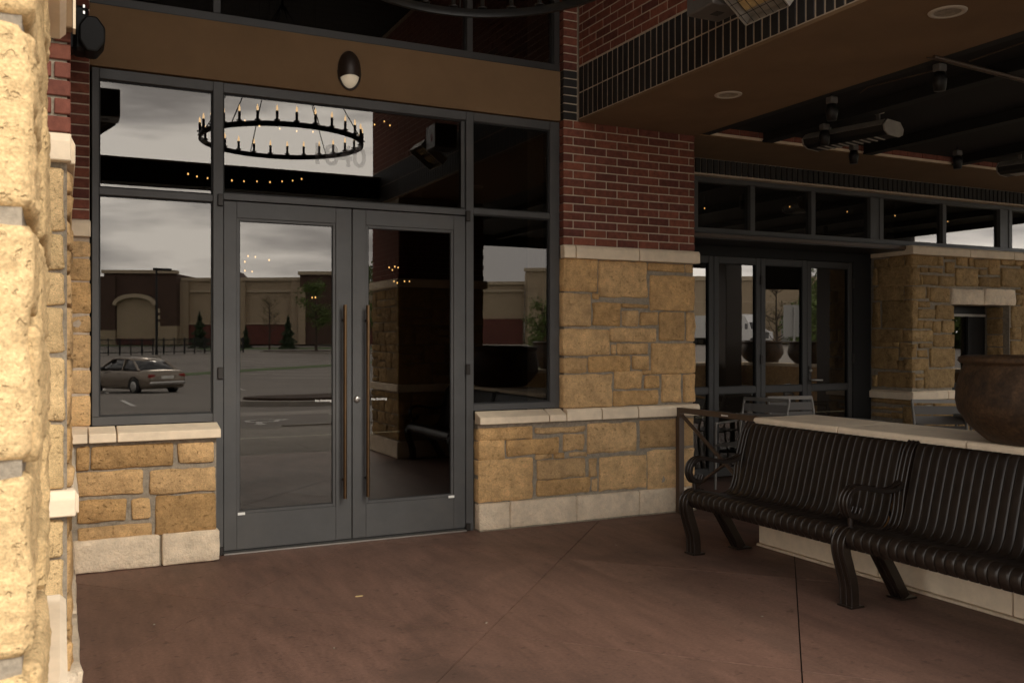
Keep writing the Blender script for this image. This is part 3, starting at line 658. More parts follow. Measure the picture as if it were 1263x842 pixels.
MB().box(xe[4] + .012, xe[4] + .052, DY - .012, DY, .97, 1.17, .004).build('lock_plate', M['hinge_dark'], dd)
MB().tube([(xe[4] + .032, DY - .012, 1.02), (xe[4] + .032, DY - .055, 1.02), (xe[4] + .17, DY - .055, 1.015)], .011, 8).build('lever_handle', M['steel'], dd)
MB().lathe([(0, -.02), (.016, -.018), (.018, 0)], 12, (xe[4] + .032, DY - .012, 1.12), 'y').build('lock_cylinder', M['steel'], dd)
MB().box(4.99, 8.37, DY - .01, DY + .10, 2.338, 2.50).build('door_head', M['black_soft'], B)
MB().box(8.092, 8.37, DY - .005, DY + .10, 0, 2.338).build('door_jamb', M['black_soft'], B)
cf = MB(); CYp = 7.20
cf.box(4.99, 16, CYp, CYp + .1, 2.505, 2.555, .003).box(4.99, 16, CYp, CYp + .1, 3.005, 3.05, .003)
cx_ = [4.99, 5.53, 6.24, 7.05, 7.90, 8.04, 9.035, 10.02, 10.18, 11.2, 12.3]
for x in cx_: cf.box(x - .03, x + .03, CYp + .002, CYp + .098, 2.555, 3.005, .003)
cl = cf.build('clerestory_frame', M['frame_grey'], B)
for a, b in zip(cx_, cx_[1:]):
    if b - a > .3: pane(cl, a + .03, b - .03, 2.555, 3.005, CYp + .045, 'glass_patio')
    else: MB().box(a + .03, b - .03, CYp + .01, CYp + .09, 2.555, 3.005).build('post_cover', M['frame_grey'], cl)
MB().box(4.99, 8.36, CYp - .06, DY - .012, 2.44, 2.5025, .004).build('lintel', M['frame_dark'], B)
MB().box(4.99, 8.36, CYp - .075, CYp - .062, 2.452, 2.490, .003).build('lintel_track', M['rail_brown'], B)
# soldier course over the clerestory, beam and soffit
bp_ = MB().box(4.92, 16, 6.36, 7.11, SOF + .012, 3.9).build('patio_beam', M['brick_mortar'], B)
MB().box(4.905, 16, 6.335, 7.12, SOF, SOF + .011).build('soffit', M['stucco'], bp_)
MB().box(4.905, 16, 6.325, 6.358, SOF + .0115, SOF + .034, .003).build('beam_ledge', M['limestone'], bp_)
brick_stuff('beam_bricks', list(running(4.95, 14, SOF + .036, 9)), 'Y', 6.352, bp_, 'brick_red')
MB().box(4.92, 16, 7.125, 7.30, 3.05, SOF).build('soldier_backing', M['brick_mortar'], B)
sol = MB()
sb = empty('soldier_course', (4.95, 7.11, 3.06)); attach(sb, B, Matrix.Translation((4.95, 7.11, 3.06)))
x = 4.96
while x < 15.9:
    if x < 10.6: link_mesh('brick', brick_mesh(.058, .135, .06, 'brick_black'), None, sb, frame_mat('Y', 7.108, x + .029, 3.136, -1))
    else: sol.box(x, x + .058, 7.108, 7.16, 3.068, 3.204)
    x += .0715
tag(sol.build('soldier_bricks', M['brick_black'], sb), kind='stuff')
pr = MB().box(4.96, 13.5, -1.6, 6.32, 3.292, 3.5).build('patio_roof', M['ceiling_dark'], B)
for k in range(7):
    x = 5.62 + k * 1.22
    j = MB().box(x - .055, x + .055, -1.5, 6.30, 3.205, 3.222).box(x - .045, x + .045, -1.5, 6.30, 3.222, 3.290)
    j.build('roof_joist', M['black_soft'], B)
MB().box(4.905, 5.00, -1.5, 6.32, 3.215, 3.290).build('edge_joist', M['black_soft'], B)
MB().box(4.96, 13.5, -1.62, -1.601, 3.10, 3.5).build('roof_fascia', M['black_soft'], B)
for x, y, w in ((13.05, -.5, .22), (13.05, 2.85, .36)): MB().box(x - w, x + w, y - w, y + w, 0, 3.29, .01).build('patio_post', M['fixture_brown'], B)
# ---- stone fireplace wall
FP = 7.085; FX = 8.375
fw = MB().box(FX + .02, FX + .66, FP + .02, 7.80, 0, 2.40).box(FX + 1.64, 15.9, FP + .02, 7.80, 0, 2.40).box(FX + .66, FX + 1.64, FP + .02, 7.80, 1.86, 2.40).box(FX + .66, FX + 1.64, FP + .02, 7.80, 0, .80).build('fireplace_wall', M['mortar'], B)
f6 = [(415, 150, 600, 235), (610, 165, 648, 235), (660, 160, 740, 190), (668, 205, 738, 295), (755, 165, 840, 238), (845, 175, 880, 238), (885, 178, 988, 248), (995, 185, 1085, 305), (1095, 185, 1190, 235), (1200, 195, 1290, 240), (400, 248, 468, 380), (472, 248, 530, 285), (540, 250, 640, 290), (478, 300, 490, 380), (492, 305, 608, 382), (615, 312, 738, 395), (742, 250, 915, 395), (922, 260, 985, 308), (922, 318, 1085, 400), (1095, 250, 1290, 402), (400, 395, 515, 488), (525, 395, 542, 485), (548, 400, 695, 515), (1210, 415, 1290, 445), (1210, 455, 1290, 535), (400, 505, 455, 715), (458, 505, 550, 555), (458, 565, 580, 640), (590, 535, 730, 645), (1175, 545, 1290, 705), (450, 655, 495, 718), (498, 655, 562, 718), (568, 658, 630, 750), (638, 655, 730, 748), (1175, 712, 1240, 800)]
f7 = [(360, 42, 515, 118), (518, 70, 660, 155), (415, 130, 510, 162), (360, 135, 398, 225), (408, 175, 475, 228), (495, 165, 662, 295), (355, 240, 482, 318), (400, 340, 450, 370), (347, 335, 392, 440), (400, 385, 450, 440), (455, 310, 662, 435), (358, 515, 405, 565), (412, 515, 508, 555), (520, 510, 690, 640), (358, 575, 500, 690), (510, 650, 575, 682), (495, 690, 575, 722), (585, 650, 740, 735), (1055, 25, 1120, 105), (1055, 115, 1145, 235)]
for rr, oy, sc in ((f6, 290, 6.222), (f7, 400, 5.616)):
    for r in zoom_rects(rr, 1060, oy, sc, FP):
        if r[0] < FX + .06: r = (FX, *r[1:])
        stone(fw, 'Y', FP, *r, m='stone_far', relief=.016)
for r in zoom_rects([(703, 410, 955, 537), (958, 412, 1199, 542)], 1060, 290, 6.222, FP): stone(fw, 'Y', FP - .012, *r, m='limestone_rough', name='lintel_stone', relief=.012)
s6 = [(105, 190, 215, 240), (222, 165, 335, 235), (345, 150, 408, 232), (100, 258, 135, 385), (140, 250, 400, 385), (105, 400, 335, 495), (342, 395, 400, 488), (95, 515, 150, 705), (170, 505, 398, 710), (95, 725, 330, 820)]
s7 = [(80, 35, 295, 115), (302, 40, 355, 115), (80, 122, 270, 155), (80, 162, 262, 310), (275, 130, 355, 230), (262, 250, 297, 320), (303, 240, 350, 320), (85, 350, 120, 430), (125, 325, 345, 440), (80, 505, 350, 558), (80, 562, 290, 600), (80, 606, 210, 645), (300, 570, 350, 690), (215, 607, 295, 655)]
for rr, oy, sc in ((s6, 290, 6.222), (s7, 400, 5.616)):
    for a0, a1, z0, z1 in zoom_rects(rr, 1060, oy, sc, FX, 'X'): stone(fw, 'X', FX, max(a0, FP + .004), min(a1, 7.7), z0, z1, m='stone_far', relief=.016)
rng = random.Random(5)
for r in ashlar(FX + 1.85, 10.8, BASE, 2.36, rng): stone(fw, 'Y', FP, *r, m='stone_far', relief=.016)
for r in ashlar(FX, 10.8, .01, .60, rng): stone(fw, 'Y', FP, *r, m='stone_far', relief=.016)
xs = [FX - .055, onY(1192, 310, FP)[0], onY(1246, 315, FP)[0], 10.9]
for a0, a1 in zip(xs, xs[1:]): block(fw, [(7.62, 2.395), (FP - .055, 2.395), (FP - .055, 2.475), (FP - .035, 2.492), (7.62, 2.503)], 'Y', a0, a1)
block(fw, [(FX - .03, .800), (FX - .03, .875), (FX + .02, .895), (FX + .02, .800)], 'X', FP - .03, 7.68)
xs = [FX - .03, onY(1167, 485, FP)[0], FX + .66]
for a0, a1 in zip(xs, xs[1:]): block(fw, capprof(FP - .034, FP + .03, .800, .895, .02), 'Y', a0, a1)
block(fw, capprof(FP - .03, FP + .03, .800, .895, .02), 'Y', FX + 1.64, 10.9)
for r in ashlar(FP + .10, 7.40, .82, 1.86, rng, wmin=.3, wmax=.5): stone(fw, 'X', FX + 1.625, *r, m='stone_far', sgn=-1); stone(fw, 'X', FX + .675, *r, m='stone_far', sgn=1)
nf = MB().box(FX + .68, FX + 1.615, 7.40, 7.47, 1.74, 1.855, .003).box(FX + .68, FX + 1.615, 7.41, 7.47, .80, .95, .003).box(FX + .68, FX + .70, 7.405, 7.47, .95, 1.74).box(FX + 1.32, FX + 1.615, 7.405, 7.47, .95, 1.74).build('fireplace_surround', M['black_metal'], fw)
MB().box(FX + .70, FX + 1.60, 7.375, 7.398, 1.735, 1.765, .003).build('hood_lip', M['heater_steel'], nf)
pane(nf, FX + .70, FX + 1.32, .95, 1.74, 7.43); MB().box(FX + .69, FX + 1.60, 7.5, 7.78, .82, 1.85).build('firebox', M['black_soft'], nf)

# ================================================================== THINGS IN THE PORCH AND ON THE PATIO
# ---- partition wall with coping
pw = MB().box(4.475, 4.955, -.9, 5.06, 0, .862).build('partition_wall', M['mortar']); tag(pw, 'low stone partition wall with wide cream coping behind the bench', 'wall')
ys = [5.085, 4.30, 3.38, 2.5, 1.6, .7, -.2, -.9]
for b, a in zip(ys, ys[1:]):
    block(pw, [(4.985, .866), (4.405, .866), (4.405, .897), (4.418, .911), (4.972, .911), (4.985, .897)], 'X', a, b, name='coping_stone')
ys = [5.08, 4.02, 3.14, 2.2, 1.3, .4, -.9]
for b, a in zip(ys, ys[1:]): block(pw, [(4.50, .022), (4.452, .022), (4.452, .30), (4.468, .31), (4.50, .31)], 'X', a, b, 'limestone', name='base_stone')
MB().box(4.435, 4.48, -.9, 5.085, .001, .019, .004).build('footing', M['limestone_rough'], pw)
rng = random.Random(21)
for r in ashlar(-.85, 5.06, .325, .86, rng): stone(pw, 'X', 4.468, *r)
for r in ashlar(4.46, 4.95, .325, .86, rng): stone(pw, 'Y', 5.068, *r, sgn=1)
block(pw, [(5.06, .022), (5.088, .022), (5.088, .31), (5.06, .31)], 'Y', 4.46, 4.97, name='base_stone')
fp2 = MB().box(4.99, 13.6, -1.15, -.65, 0, .90).build('partition_wall', M['stone']); tag(fp2, 'long stone wall along the front edge of the patio', 'wall')
for k in range(8): block(fp2, [(-1.2, .903), (-1.2, .965), (-.6, .965), (-.6, .903)], 'Y', 4.96 + k, 5.96 + k, name='coping_stone')
fp3 = MB().box(13.65, 14.15, -1.15, 6.9, 0, .90).build('partition_wall', M['stone']); tag(fp3, 'stone wall along the open far side of the patio under two planters', 'wall')
for k in range(8): block(fp3, [(13.6, .903), (13.6, .965), (14.2, .965), (14.2, .903)], 'X', -1.2 + k * 1.02, -.18 + k * 1.02, name='coping_stone')
# ---- railing between pilaster and partition wall
rl = empty('railing', (4.70, 5.7, 0), 0, 'brown metal railing with crossed diagonal bars beside the stone pilaster', 'railing')
RX = 4.70
for y in (6.335, 5.14): MB().box(RX - .026, RX + .026, y - .026, y + .026, 0, .889, .003).build('post', M['rail_brown'], rl)
MB().box(RX - .028, RX + .028, 5.165, 6.310, .846, .889, .003).build('top_rail', M['rail_brown'], rl)
MB().box(RX - .02, RX + .02, 5.167, 6.308, .10, .135, .003).build('bottom_rail', M['rail_brown'], rl)
MB().bar((RX - .008, 6.30, .83), (RX - .008, 5.18, .15), .012, .034, (1, 0, 0)).build('brace', M['rail_brown'], rl)
MB().bar((RX + .008, 5.18, .83), (RX + .008, 6.30, .15), .012, .034, (1, 0, 0)).build('brace', M['rail_brown'], rl)
MB().box(RX - .02, RX + .0205, 5.70, 5.78, .08 + .138, .24).build('tag_plate', M['rail_brown'], rl)
MB().box(RX - .0295, RX - .0283, 5.68, 5.76, .862, .872).build('sticker', M['white_plate'], rl)
# ---- strap bench
bn = empty('bench', (4.1, 3.7, 0), 0, 'long dark brown metal strap bench with scrolled arms against partition wall', 'bench')
prof = crom([(3.825, 0, .335), (3.800, 0, .375), (3.806, 0, .418), (3.845, 0, .440), (3.93, 0, .432), (4.04, 0, .408), (4.13, 0, .392), (4.195, 0, .408), (4.235, 0, .470), (4.266, 0, .58), (4.298, 0, .70), (4.334, 0, .82), (4.360, 0, .868), (4.388, 0, .866)], 4)
strap = MB().strap(prof, .0525, .012).mesh('slat'); strap.materials.append(M['bench_metal'])
secs = [(5.035, 3.745), (3.645, 2.355)]
for hi, lo in secs:
    n = 23; st_ = (hi - lo) / n
    for k in range(n): link_mesh('slat', strap, None, bn, Matrix.Translation((0, hi - st_ * (k + .5), 0)))
    for x, z in ((3.835, .345), (4.03, .392), (4.262, .46), (4.345, .80)):
        MB().tube([(x + .012, hi + .02, z), (x + .012, lo - .02, z)], .013, 8).build('cross_rod', M['bench_metal'], bn)
def ridge(mb, path, y, w, t):
    n0 = len(path); nrm = [Vector((0, 1, 0)).cross((Vector(path[min(i + 1, n0 - 1)]) - Vector(path[max(i - 1, 0)])).normalized()) for i in range(n0)]
    mb.sweep(path, (0, 1, 0), w, t)
    for dy in (-w / 2 + .006, 0, w / 2 - .006): [mb.tube([Vector(p) + Vector((0, dy, 0)) + n_ * sg * t / 2 for p, n_ in zip(path, nrm)], .0062, 6) for sg in (-1, 1)]
for yf in (5.075, 3.695, 2.315):
    sp = lambda L_: [Vector((a, yf, b)) for a, _, b in crom([(p[0], 0, p[1]) for p in L_], 5)]
    fe = empty('end_frame', (4.0, yf, 0)); attach(fe, bn, Matrix.Translation((4.0, yf, 0)))
    fl_ = MB(); ridge(fl_, sp([(3.93, .418), (3.862, .412), (3.818, .375), (3.815, .31), (3.842, .22), (3.872, .12), (3.878, .012)]), yf, .092, .046); fl_.build('front_leg', M['bench_frame'], fe)
    MB().box(3.838, 3.938, yf - .052, yf + .052, .0008, .012, .003).build('foot', M['bench_frame'], fe)
    bl = MB(); ridge(bl, sp([(4.02, .395), (4.085, .30), (4.17, .17), (4.27, .014)]), yf, .090, .050); bl.build('rear_leg', M['bench_frame'], fe)
    MB().box(4.215, 4.345, yf - .052, yf + .052, .0008, .012, .003).build('foot', M['bench_frame'], fe)
    ss = MB(); ridge(ss, sp([(3.90, .412), (4.03, .385), (4.14, .372), (4.22, .40), (4.262, .48), (4.282, .60), (4.308, .70), (4.346, .82), (4.392, .872)]), yf, .074, .034); ss.build('side_rail', M['bench_frame'], fe)
    ar = MB(); ridge(ar, sp([(4.292, .655), (4.20, .618), (4.10, .620), (4.00, .642), (3.91, .650), (3.852, .615), (3.838, .555), (3.868, .500), (3.918, .498), (3.940, .535)]), yf, .066, .016); ar.build('arm', M['bench_frame'], fe)
    MB().tube([(3.888, yf, .425), (3.885, yf, .500)], .016, 8).build('arm_support', M['bench_frame'], fe)
# ---- glazed planters
def pot(loc, label, group=None, s=1.0):
    t = empty('planter', loc, 0, label, 'planter', group)
    pr_ = [(.0, .004), (.285, .002), (.305, .012), (.355, .055), (.405, .105), (.445, .17), (.456, .225), (.452, .29), (.438, .35), (.418, .405), (.414, .418), (.432, .423), (.444, .436), (.440, .454), (.420, .463), (.392, .462), (.378, .44), (.385, .40), (.36, .37), (.0, .365)]
    MB().lathe(pr_[:-2], 48).build('bowl', M['pot_glaze'], t, Matrix.Translation(loc)); MB().lathe([(.386, .405), (.3, .42), (.0, .43)], 24).build('soil', M['soil'], t, Matrix.Translation(loc))
    return t
pot((4.70, 3.10, .912), 'large brown glazed planter bowl on the coping behind the bench')
p0 = pot((13.9, -.36, .966), 'brown glazed planter bowl on the wall along the far patio side', 'planters on the far patio wall')
place(copy_tree(p0), (13.9, 1.10, .966))
c_ = copy_tree(p0); place(c_, (7.7, -.9, .966)); c_['label'] = 'brown glazed planter bowl alone on the front patio wall'; del c_['group']
c_ = copy_tree(p0); place(c_, (4.70, 1.45, .912)); c_['label'] = 'brown glazed planter bowl on partition wall near the front stone pier'; del c_['group']
# ---- patio chairs and tables
def chair():
    t = empty('patio_chair', (0, 0, 0), 0, 'x', 'chair', 'patio chairs'); m = M['aluminium']
    for sx in (-1, 1):
        x = sx * .245
        MB().tube(crom([(x, .25, 0), (x, .245, .30), (x, .235, .62), (x, .20, .645), (x, -.18, .65)], 3), .013, 6).build('front_leg', m, t)
        MB().tube(crom([(x, -.27, 0), (x, -.23, .25), (x, -.215, .44), (x, -.25, .65), (x, -.315, .86)], 3), .013, 6).build('rear_leg', m, t)
    for k in range(7): y = -.19 + k * .068; MB().box(-.235, .235, y, y + .055, .430, .445, .003).build('seat_slat', m, t)
    MB().bar((-.25, -.318, .865), (.25, -.318, .865), .03, .035).build('top_rail', m, t)
    for k in range(3): z = .56 + k * .095; y = -.228 - (z - .5) * .24; MB().obox((0, y, z + .03), (.24, 0, 0), (0, .004, 0), (0, -.008, .040)).build('back_slat', M['chair_sling'], t)
    return t
def table(r=.42):
    t = empty('patio_table', (0, 0, 0), 0, 'x', 'table', 'patio tables')
    MB().lathe([(0, .725), (r - .01, .725), (r, .735), (r - .01, .748), (0, .748)], 32).build('table_top', M['table_top'], t)
    MB().tube([(0, 0, .02), (0, 0, .724)], .035, 10).build('pedestal', M['black_metal'], t); MB().lathe([(0, 0), (.26, 0), (.26, .012), (.05, .03), (0, .03)], 24).build('base', M['black_metal'], t)
    return t
c0 = chair(); t0 = table()
for i, (x, y, rz, lb_) in enumerate([(6.72, 6.98, 165, 'grey slatted metal patio chair turned to the folding doors'), (6.08, 7.05, 110, 'grey metal patio chair side-on next to the railing'), (7.55, 5.95, 150, 'grey metal patio chair half hidden by coping in front of stone fireplace'), (8.72, 6.42, -35, 'grey metal patio chair leaning its back towards the fireplace niche')]):
    o = c0 if i == 0 else copy_tree(c0); place(o, (x, y, -.006), R(rz)); o['label'] = lb_
for i, (x, y, lb_) in enumerate([(6.20, 6.05, 'round dark pedestal table between the chairs by folding doors'), (8.0, 5.75, 'round dark pedestal table in front of the stone fireplace wall')]):
    o = t0 if i == 0 else copy_tree(t0); place(o, (x, y, -.006)); o['label'] = lb_

# ---- ring chandelier over the doors
ch = empty('chandelier', (1.9, 4.15, 3.36), 0, 'large black ring chandelier with lit candle bulbs hanging before the entrance', 'chandelier')
cxy = (1.9, 4.15); RR = .750; zr = 3.345
prof_ = [(RR - .011, zr - .022), (RR + .011, zr - .022), (RR + .012, zr + .022), (RR - .012, zr + .022), (RR - .011, zr - .022)]
MB().lathe(prof_, 72, (cxy[0], cxy[1], 0)).build('ring', M['black_metal'], ch)
candle = MB().lathe([(.0, .0), (.026, .002), (.028, .008), (.012, .014), (.0125, .085), (.0, .085)], 12).mesh('candle'); candle.materials.append(M['black_metal'])
flame = MB().lathe([(.004, .085), (.009, .095), (.010, .106), (.007, .122), (.002, .138), (0, .143)], 10).mesh('bulb'); flame.materials.append(M['bulb'])
for k in range(28):
    a = 2 * math.pi * k / 28 + .05; p = Matrix.Translation((cxy[0] + RR * math.cos(a), cxy[1] + RR * math.sin(a), zr + .026))
    c = link_mesh('candle', candle, None, ch, p); link_mesh('bulb', flame, None, c, p)
for k in range(6):
    a = 2 * math.pi * k / 6 + .3; MB().tube([(cxy[0] + RR * math.cos(a), cxy[1] + RR * math.sin(a), zr + .026), (cxy[0] + .03 * math.cos(a), cxy[1] + .03 * math.sin(a), 4.62)], .005, 6).build('hanger_rod', M['black_metal'], ch)
MB().tube([(*cxy, 4.60), (*cxy, 5.36)], .013, 8).build('stem', M['black_metal'], ch); MB().lathe([(0, 4.585), (.035, 4.60), (.04, 4.63), (0, 4.65)], 16, (*cxy, 0)).build('hub', M['black_metal'], ch)
MB().lathe([(0, 5.34), (.075, 5.345), (.075, 5.384), (0, 5.384)], 20, (*cxy, 0)).build('canopy', M['black_metal'], ch)
# ---- egg-shaped wall light on the stucco
sx, sz, sy = 1.861, 3.391, 6.432
sc_ = empty('wall_light', (sx, sy, sz), 0, 'egg-shaped dark bronze wall light on the brown stucco band', 'lamp')
def egg(j0, j1, sc, w=.084, d=.085, h=.140, n=28, m=28):
    vs = []; fs = []
    for j in range(j0, j1 + 1):
        ph = math.pi * j / m; zz = math.cos(ph); rr = math.sin(ph)
        for i in range(n + 1):
            a = math.pi * i / n; drop = .030 * (1 - math.sin(a)) if j == j1 and j1 < m else 0
            vs.append((sx - math.cos(a) * rr * w * sc, sy - math.sin(a) * rr * d * sc, sz + zz * h * sc - drop))
    for j in range(j1 - j0):
        for i in range(n): fs.append((j * (n + 1) + i, j * (n + 1) + i + 1, (j + 1) * (n + 1) + i + 1, (j + 1) * (n + 1) + i))
    return MB().add(vs, fs, True)
hs = egg(0, 17, 1.0).build('housing', M['fixture_brown'], sc_); egg(14, 28, .90).build('lens', M['lens_warm'], sc_)
MB().tube([(sx - math.cos(a) * math.sin(p) * .081, sy - .008, sz + math.cos(p) * .137) for p, a in [(math.pi * .52 + math.pi * .48 * k / 12, 0) for k in range(13)]] + [(sx + math.sin(p) * .081, sy - .008, sz + math.cos(p) * .137) for p in [math.pi - math.pi * .48 * k / 12 for k in range(1, 13)]], .008, 8).build('rim', M['fixture_brown'], hs)

# ---- black speaker in the corner, recessed downlights, heaters
sp_ = empty('wall_speaker', (.04, 6.15, 3.3), 0, 'black wall-mounted lamp head on bracket beside left brick strip', 'wall lamp')
MB().box(.036, .075, 6.08, 6.24, 3.20, 3.40, .008).build('bracket', M['black_metal'], sp_)
MB().box(.070, .150, 6.04, 6.22, 3.185, 3.455, .018).build('body', M['black_metal'], sp_)
oc8 = [(.165 + .082 * math.cos(a) * (1.0 if math.cos(a) > 0 else .9), 3.275 + .115 * math.sin(a)) for a in [math.pi / 8 + k * math.pi / 4 for k in range(8)]]
hd_ = MB().xprism(oc8, 5.98, 6.16).build('lamp_head', M['black_metal'], sp_); bv_ = hd_.modifiers.new('edge', 'BEVEL'); bv_.width = .012; bv_.segments = 2
for z in (3.395, 3.432): MB().box(.118, .134, 6.026, 6.039, z, z + .024, .003).build('clip', M['chrome'], sp_)
def downlight(x, y, lb_):
    t = empty('downlight', (x, y, SOF), 0, lb_, 'ceiling light')
    MB().lathe([(.068, -.001), (.072, -.008), (.095, -.006), (.098, -.0005)], 32, (x, y, SOF)).build('trim_ring', M['fitting_white'], t)
    MB().lathe([(.068, -.001), (.062, .001), (0, .0018)], 32, (x, y, SOF - .003)).build('lens', M['mortar'], t)
downlight(4.28, 5.20, 'round white recessed light in the stucco soffit closer to the brick pilaster')
downlight(4.25, 3.37, 'round white recessed light in the stucco soffit above the bench')
def porch_heater(side, loc, lb_):
    """gas patio heater hung beside a brick beam, tilted to the middle of the porch; side = direction of its wall along X"""
    t = empty('patio_heater', loc, 0, lb_, 'heater', 'heaters inside the porch'); T = Matrix.Translation(loc) @ Matrix.Rotation(side * R(38), 4, 'Y')
    def p(name, mb, m, par=t): return mb.build(name, M[m], par, T)
    mb = MB()                          # hood: open tray facing down
    w, a, b = .145, .08, .42
    mb.box(-w, w, a, b, .045, .055).box(-w - .006, -w, a, b, -.030, .055).box(w, w + .006, a, b, -.030, .055).box(-w - .006, w + .006, a - .008, a, -.030, .055).box(-w - .006, w + .006, b, b + .008, -.030, .055)
    hood = p('hood', mb, 'heater_steel')
    for k in range(2):
        x = -.105 + k * .115; p('burner_tile', MB().box(x, x + .075, a + .02, b - .02, .010, .030, .003), 'ceramic', hood)
    for k in range(7): y = a + .01 + k * (b - a - .02) / 6; p('guard_wire', MB().tube([(-w, y, -.025), (w, y, -.025)], .002, 5), 'black_metal', hood)
    for k in range(3): x = -.08 + k * .08; p('guard_wire', MB().tube([(x, a, -.028), (x, b, -.028)], .002, 5), 'black_metal', hood)
    cb = MB().box(-.10, .14, .47, .72, .0, .24, .008).build('control_box', M['heater_grey'], t, Matrix.Translation(loc))
    MB().box(-.1015, -.1005, .60, .65, .07, .14).build('warning_label', M['label_red'], cb, Matrix.Translation(loc))
    gm = MB()
    for k in range(5): gm.box(.0, .06, .565 + k * .014, .572 + k * .014, -.0012, -.0004)
    gm.build('vent_grille', M['gasket'], cb, Matrix.Translation(loc))
    for y in (.14, .36): MB().bar((side * .02, y, .075), (side * .36, y, .16), .018, .03).build('bracket', M['black_metal'], t, Matrix.Translation(loc))
    return t
porch_heater(1, (3.44, 3.72, 3.38), 'grey box heater with wire guard hung on the brick beam above the bench')
porch_heater(-1, (.32, 3.72, 3.36), 'grey box heater mirrored in the left transom, hung across the porch')
def tube_heater(x, y, z, rz, lb_, ln=1.55):
    t = empty('tube_heater', (x, y, z), rz, lb_, 'heater'); T = W[t.name]
    oc = [(-.150, .012), (-.095, .060), (.095, .060), (.150, .012), (.135, -.032), (.080, -.055), (-.080, -.055), (-.135, -.032)]
    MB().xprism(oc, 0, ln).build('housing', M['black_metal'], t, T)
    for a, b in ((-.012, -.0005), (ln + .0005, ln + .012)): MB().xprism([(p * 1.04, q * 1.04) for p, q in oc], a, b).build('end_cap', M['heater_steel'], t, T)
    MB().xprism([(-.096, .0605), (-.151, .013), (-.156, .015), (-.098, .066)], .01, ln - .01).build('reflector_edge', M['heater_steel'], t, T)
    for k in range(9): MB().box(-.075, .075, .1 + (ln - .2) * k / 8, .115 + (ln - .2) * k / 8, -.062, -.0555).build('guard_bar', M['heater_steel'], t, T)
    for y_ in (.12, ln - .15): MB().box(-.012, .012, y_ - .012, y_ + .012, .061, .16).build('hanger', M['steel'], t, T)
    MB().box(-.03, .03, .08, .16, .14, .20, .006).build('clamp', M['fitting_white'], t, T)
def hung(a, b, lb_, z=3.12):
    p = onZ(*a, z); q = onZ(*b, z); tube_heater(p[0], p[1], z, math.atan2(q[1] - p[1], q[0] - p[0]) - math.pi / 2, lb_, math.hypot(q[0] - p[0], q[1] - p[1]))
hung((1101, 159), (1003, 177), 'long black tube heater with octagonal grey end hung under the patio roof')
hung((1290, 203), (1238, 210), 'black tube heater hung over the stone fireplace end')
tv = empty('hanging_screen', (10.6, 3.9, 2.3), 0, 'black flat screen hung from the patio roof, mirrored in the folding doors', 'television'); T = W[tv.name] @ Matrix.Rotation(R(20), 4, 'Z')
MB().box(-.33, .33, -.03, .03, -.02, .38, .006).build('screen', M['black_metal'], tv, T); MB().box(-.03, .03, -.028, .028, .381, .98).build('ceiling_mount', M['black_metal'], tv, T)
def spot(x, y, z, i):
    t = empty('patio_spotlight', (x, y, z), 0, 'small black spotlight with pale clamp ' + ('above the middle of the tube heater', 'beside the far end of the tube heater', 'just under the thin gas pipe', 'close to the brick beam over the stone fireplace', 'below the tube heater against the stucco soffit')[i], 'spotlight', 'spotlights under the patio roof')
    MB().box(x - .035, x + .035, y - .03, y + .03, z, z + .05, .008).build('clamp', M['heater_grey'], t)
    MB().lathe([(0, -.12), (.035, -.12), (.045, -.05), (.035, -.005), (0, -.004)], 12, (x, y, z)).build('lamp_head', M['black_metal'], t)
    MB().tube([(x, y, z + .05), (x, y, 3.226)], .008, 6).build('stem', M['black_metal'], t)
for i, (px, py) in enumerate(((1026, 124), (1017, 157), (1159, 84), (1181, 189), (1053, 182))): spot(*onZ(px, py, 3.175), 3.15, i)
a = onZ(1152, 70, 3.2); b = onZ(1300, 108, 3.2); c = onZ(1195, 78, 3.2); d = onZ(1300, 42, 3.2)
pp_ = MB().tube([(*a, 3.20), (*b, 3.20)], .011, 8).tube([(a[0], a[1] + .05, 3.21), (b[0], b[1] + .05, 3.21)], .007, 6).tube([(*c, 3.21), (*d, 3.21)], .004, 6).build('pipe_run', M['rail_brown']); tag(pp_, 'thin grey gas pipe running under the black patio roof', 'pipe')
w_ = MB().tube([(*onZ(1061, 113, 3.21), 3.20), (*onZ(1070, 109, 3.21), 3.215), (*onZ(1105, 99, 3.21), 3.21), (*onZ(1150, 88, 3.21), 3.21)], .004, 6).build('cable', M['rail_brown']); tag(w_, 'thin pale cable between spotlights under the patio roof', 'cable')
# ---- lit bulbs in the dark room behind the glass, and stand-ins for bulb reflections in it
pc = (
 (232, 216), (243, 219), (256, 221), (286, 224), (301, 225), (317, 225), (333, 226), (348, 225), (361, 224), (372, 222), (302, 150), (320, 157), (345, 160), (366, 163), (386, 164),  # last five on this line stand in for bulb reflections in the glass
 (306, 317), (315, 318), (332, 322), (302, 335), (311, 336), (302, 324), (385, 368), (389, 368), (480, 331), (484, 334), (487, 330), (491, 331), (486, 348), (490, 350), (499, 348), (505, 348), (462, 155), (474, 151), (489, 139), (481, 156), (400, 27), (869, 258), (974, 256), (1045, 262), (1104, 267), (1169, 274))
bl_me = MB().lathe([(0, .0), (.007, .003), (.0095, .010), (.007, .018), (.006, .022), (0, .022)], 10).mesh('bulb'); bl_me.materials.append(M['bulb_small'])
so_me = MB().lathe([(0, .022), (.014, .022), (.014, .062), (.004, .070), (0, .070)], 8).mesh('socket'); so_me.materials.append(M['black_metal'])
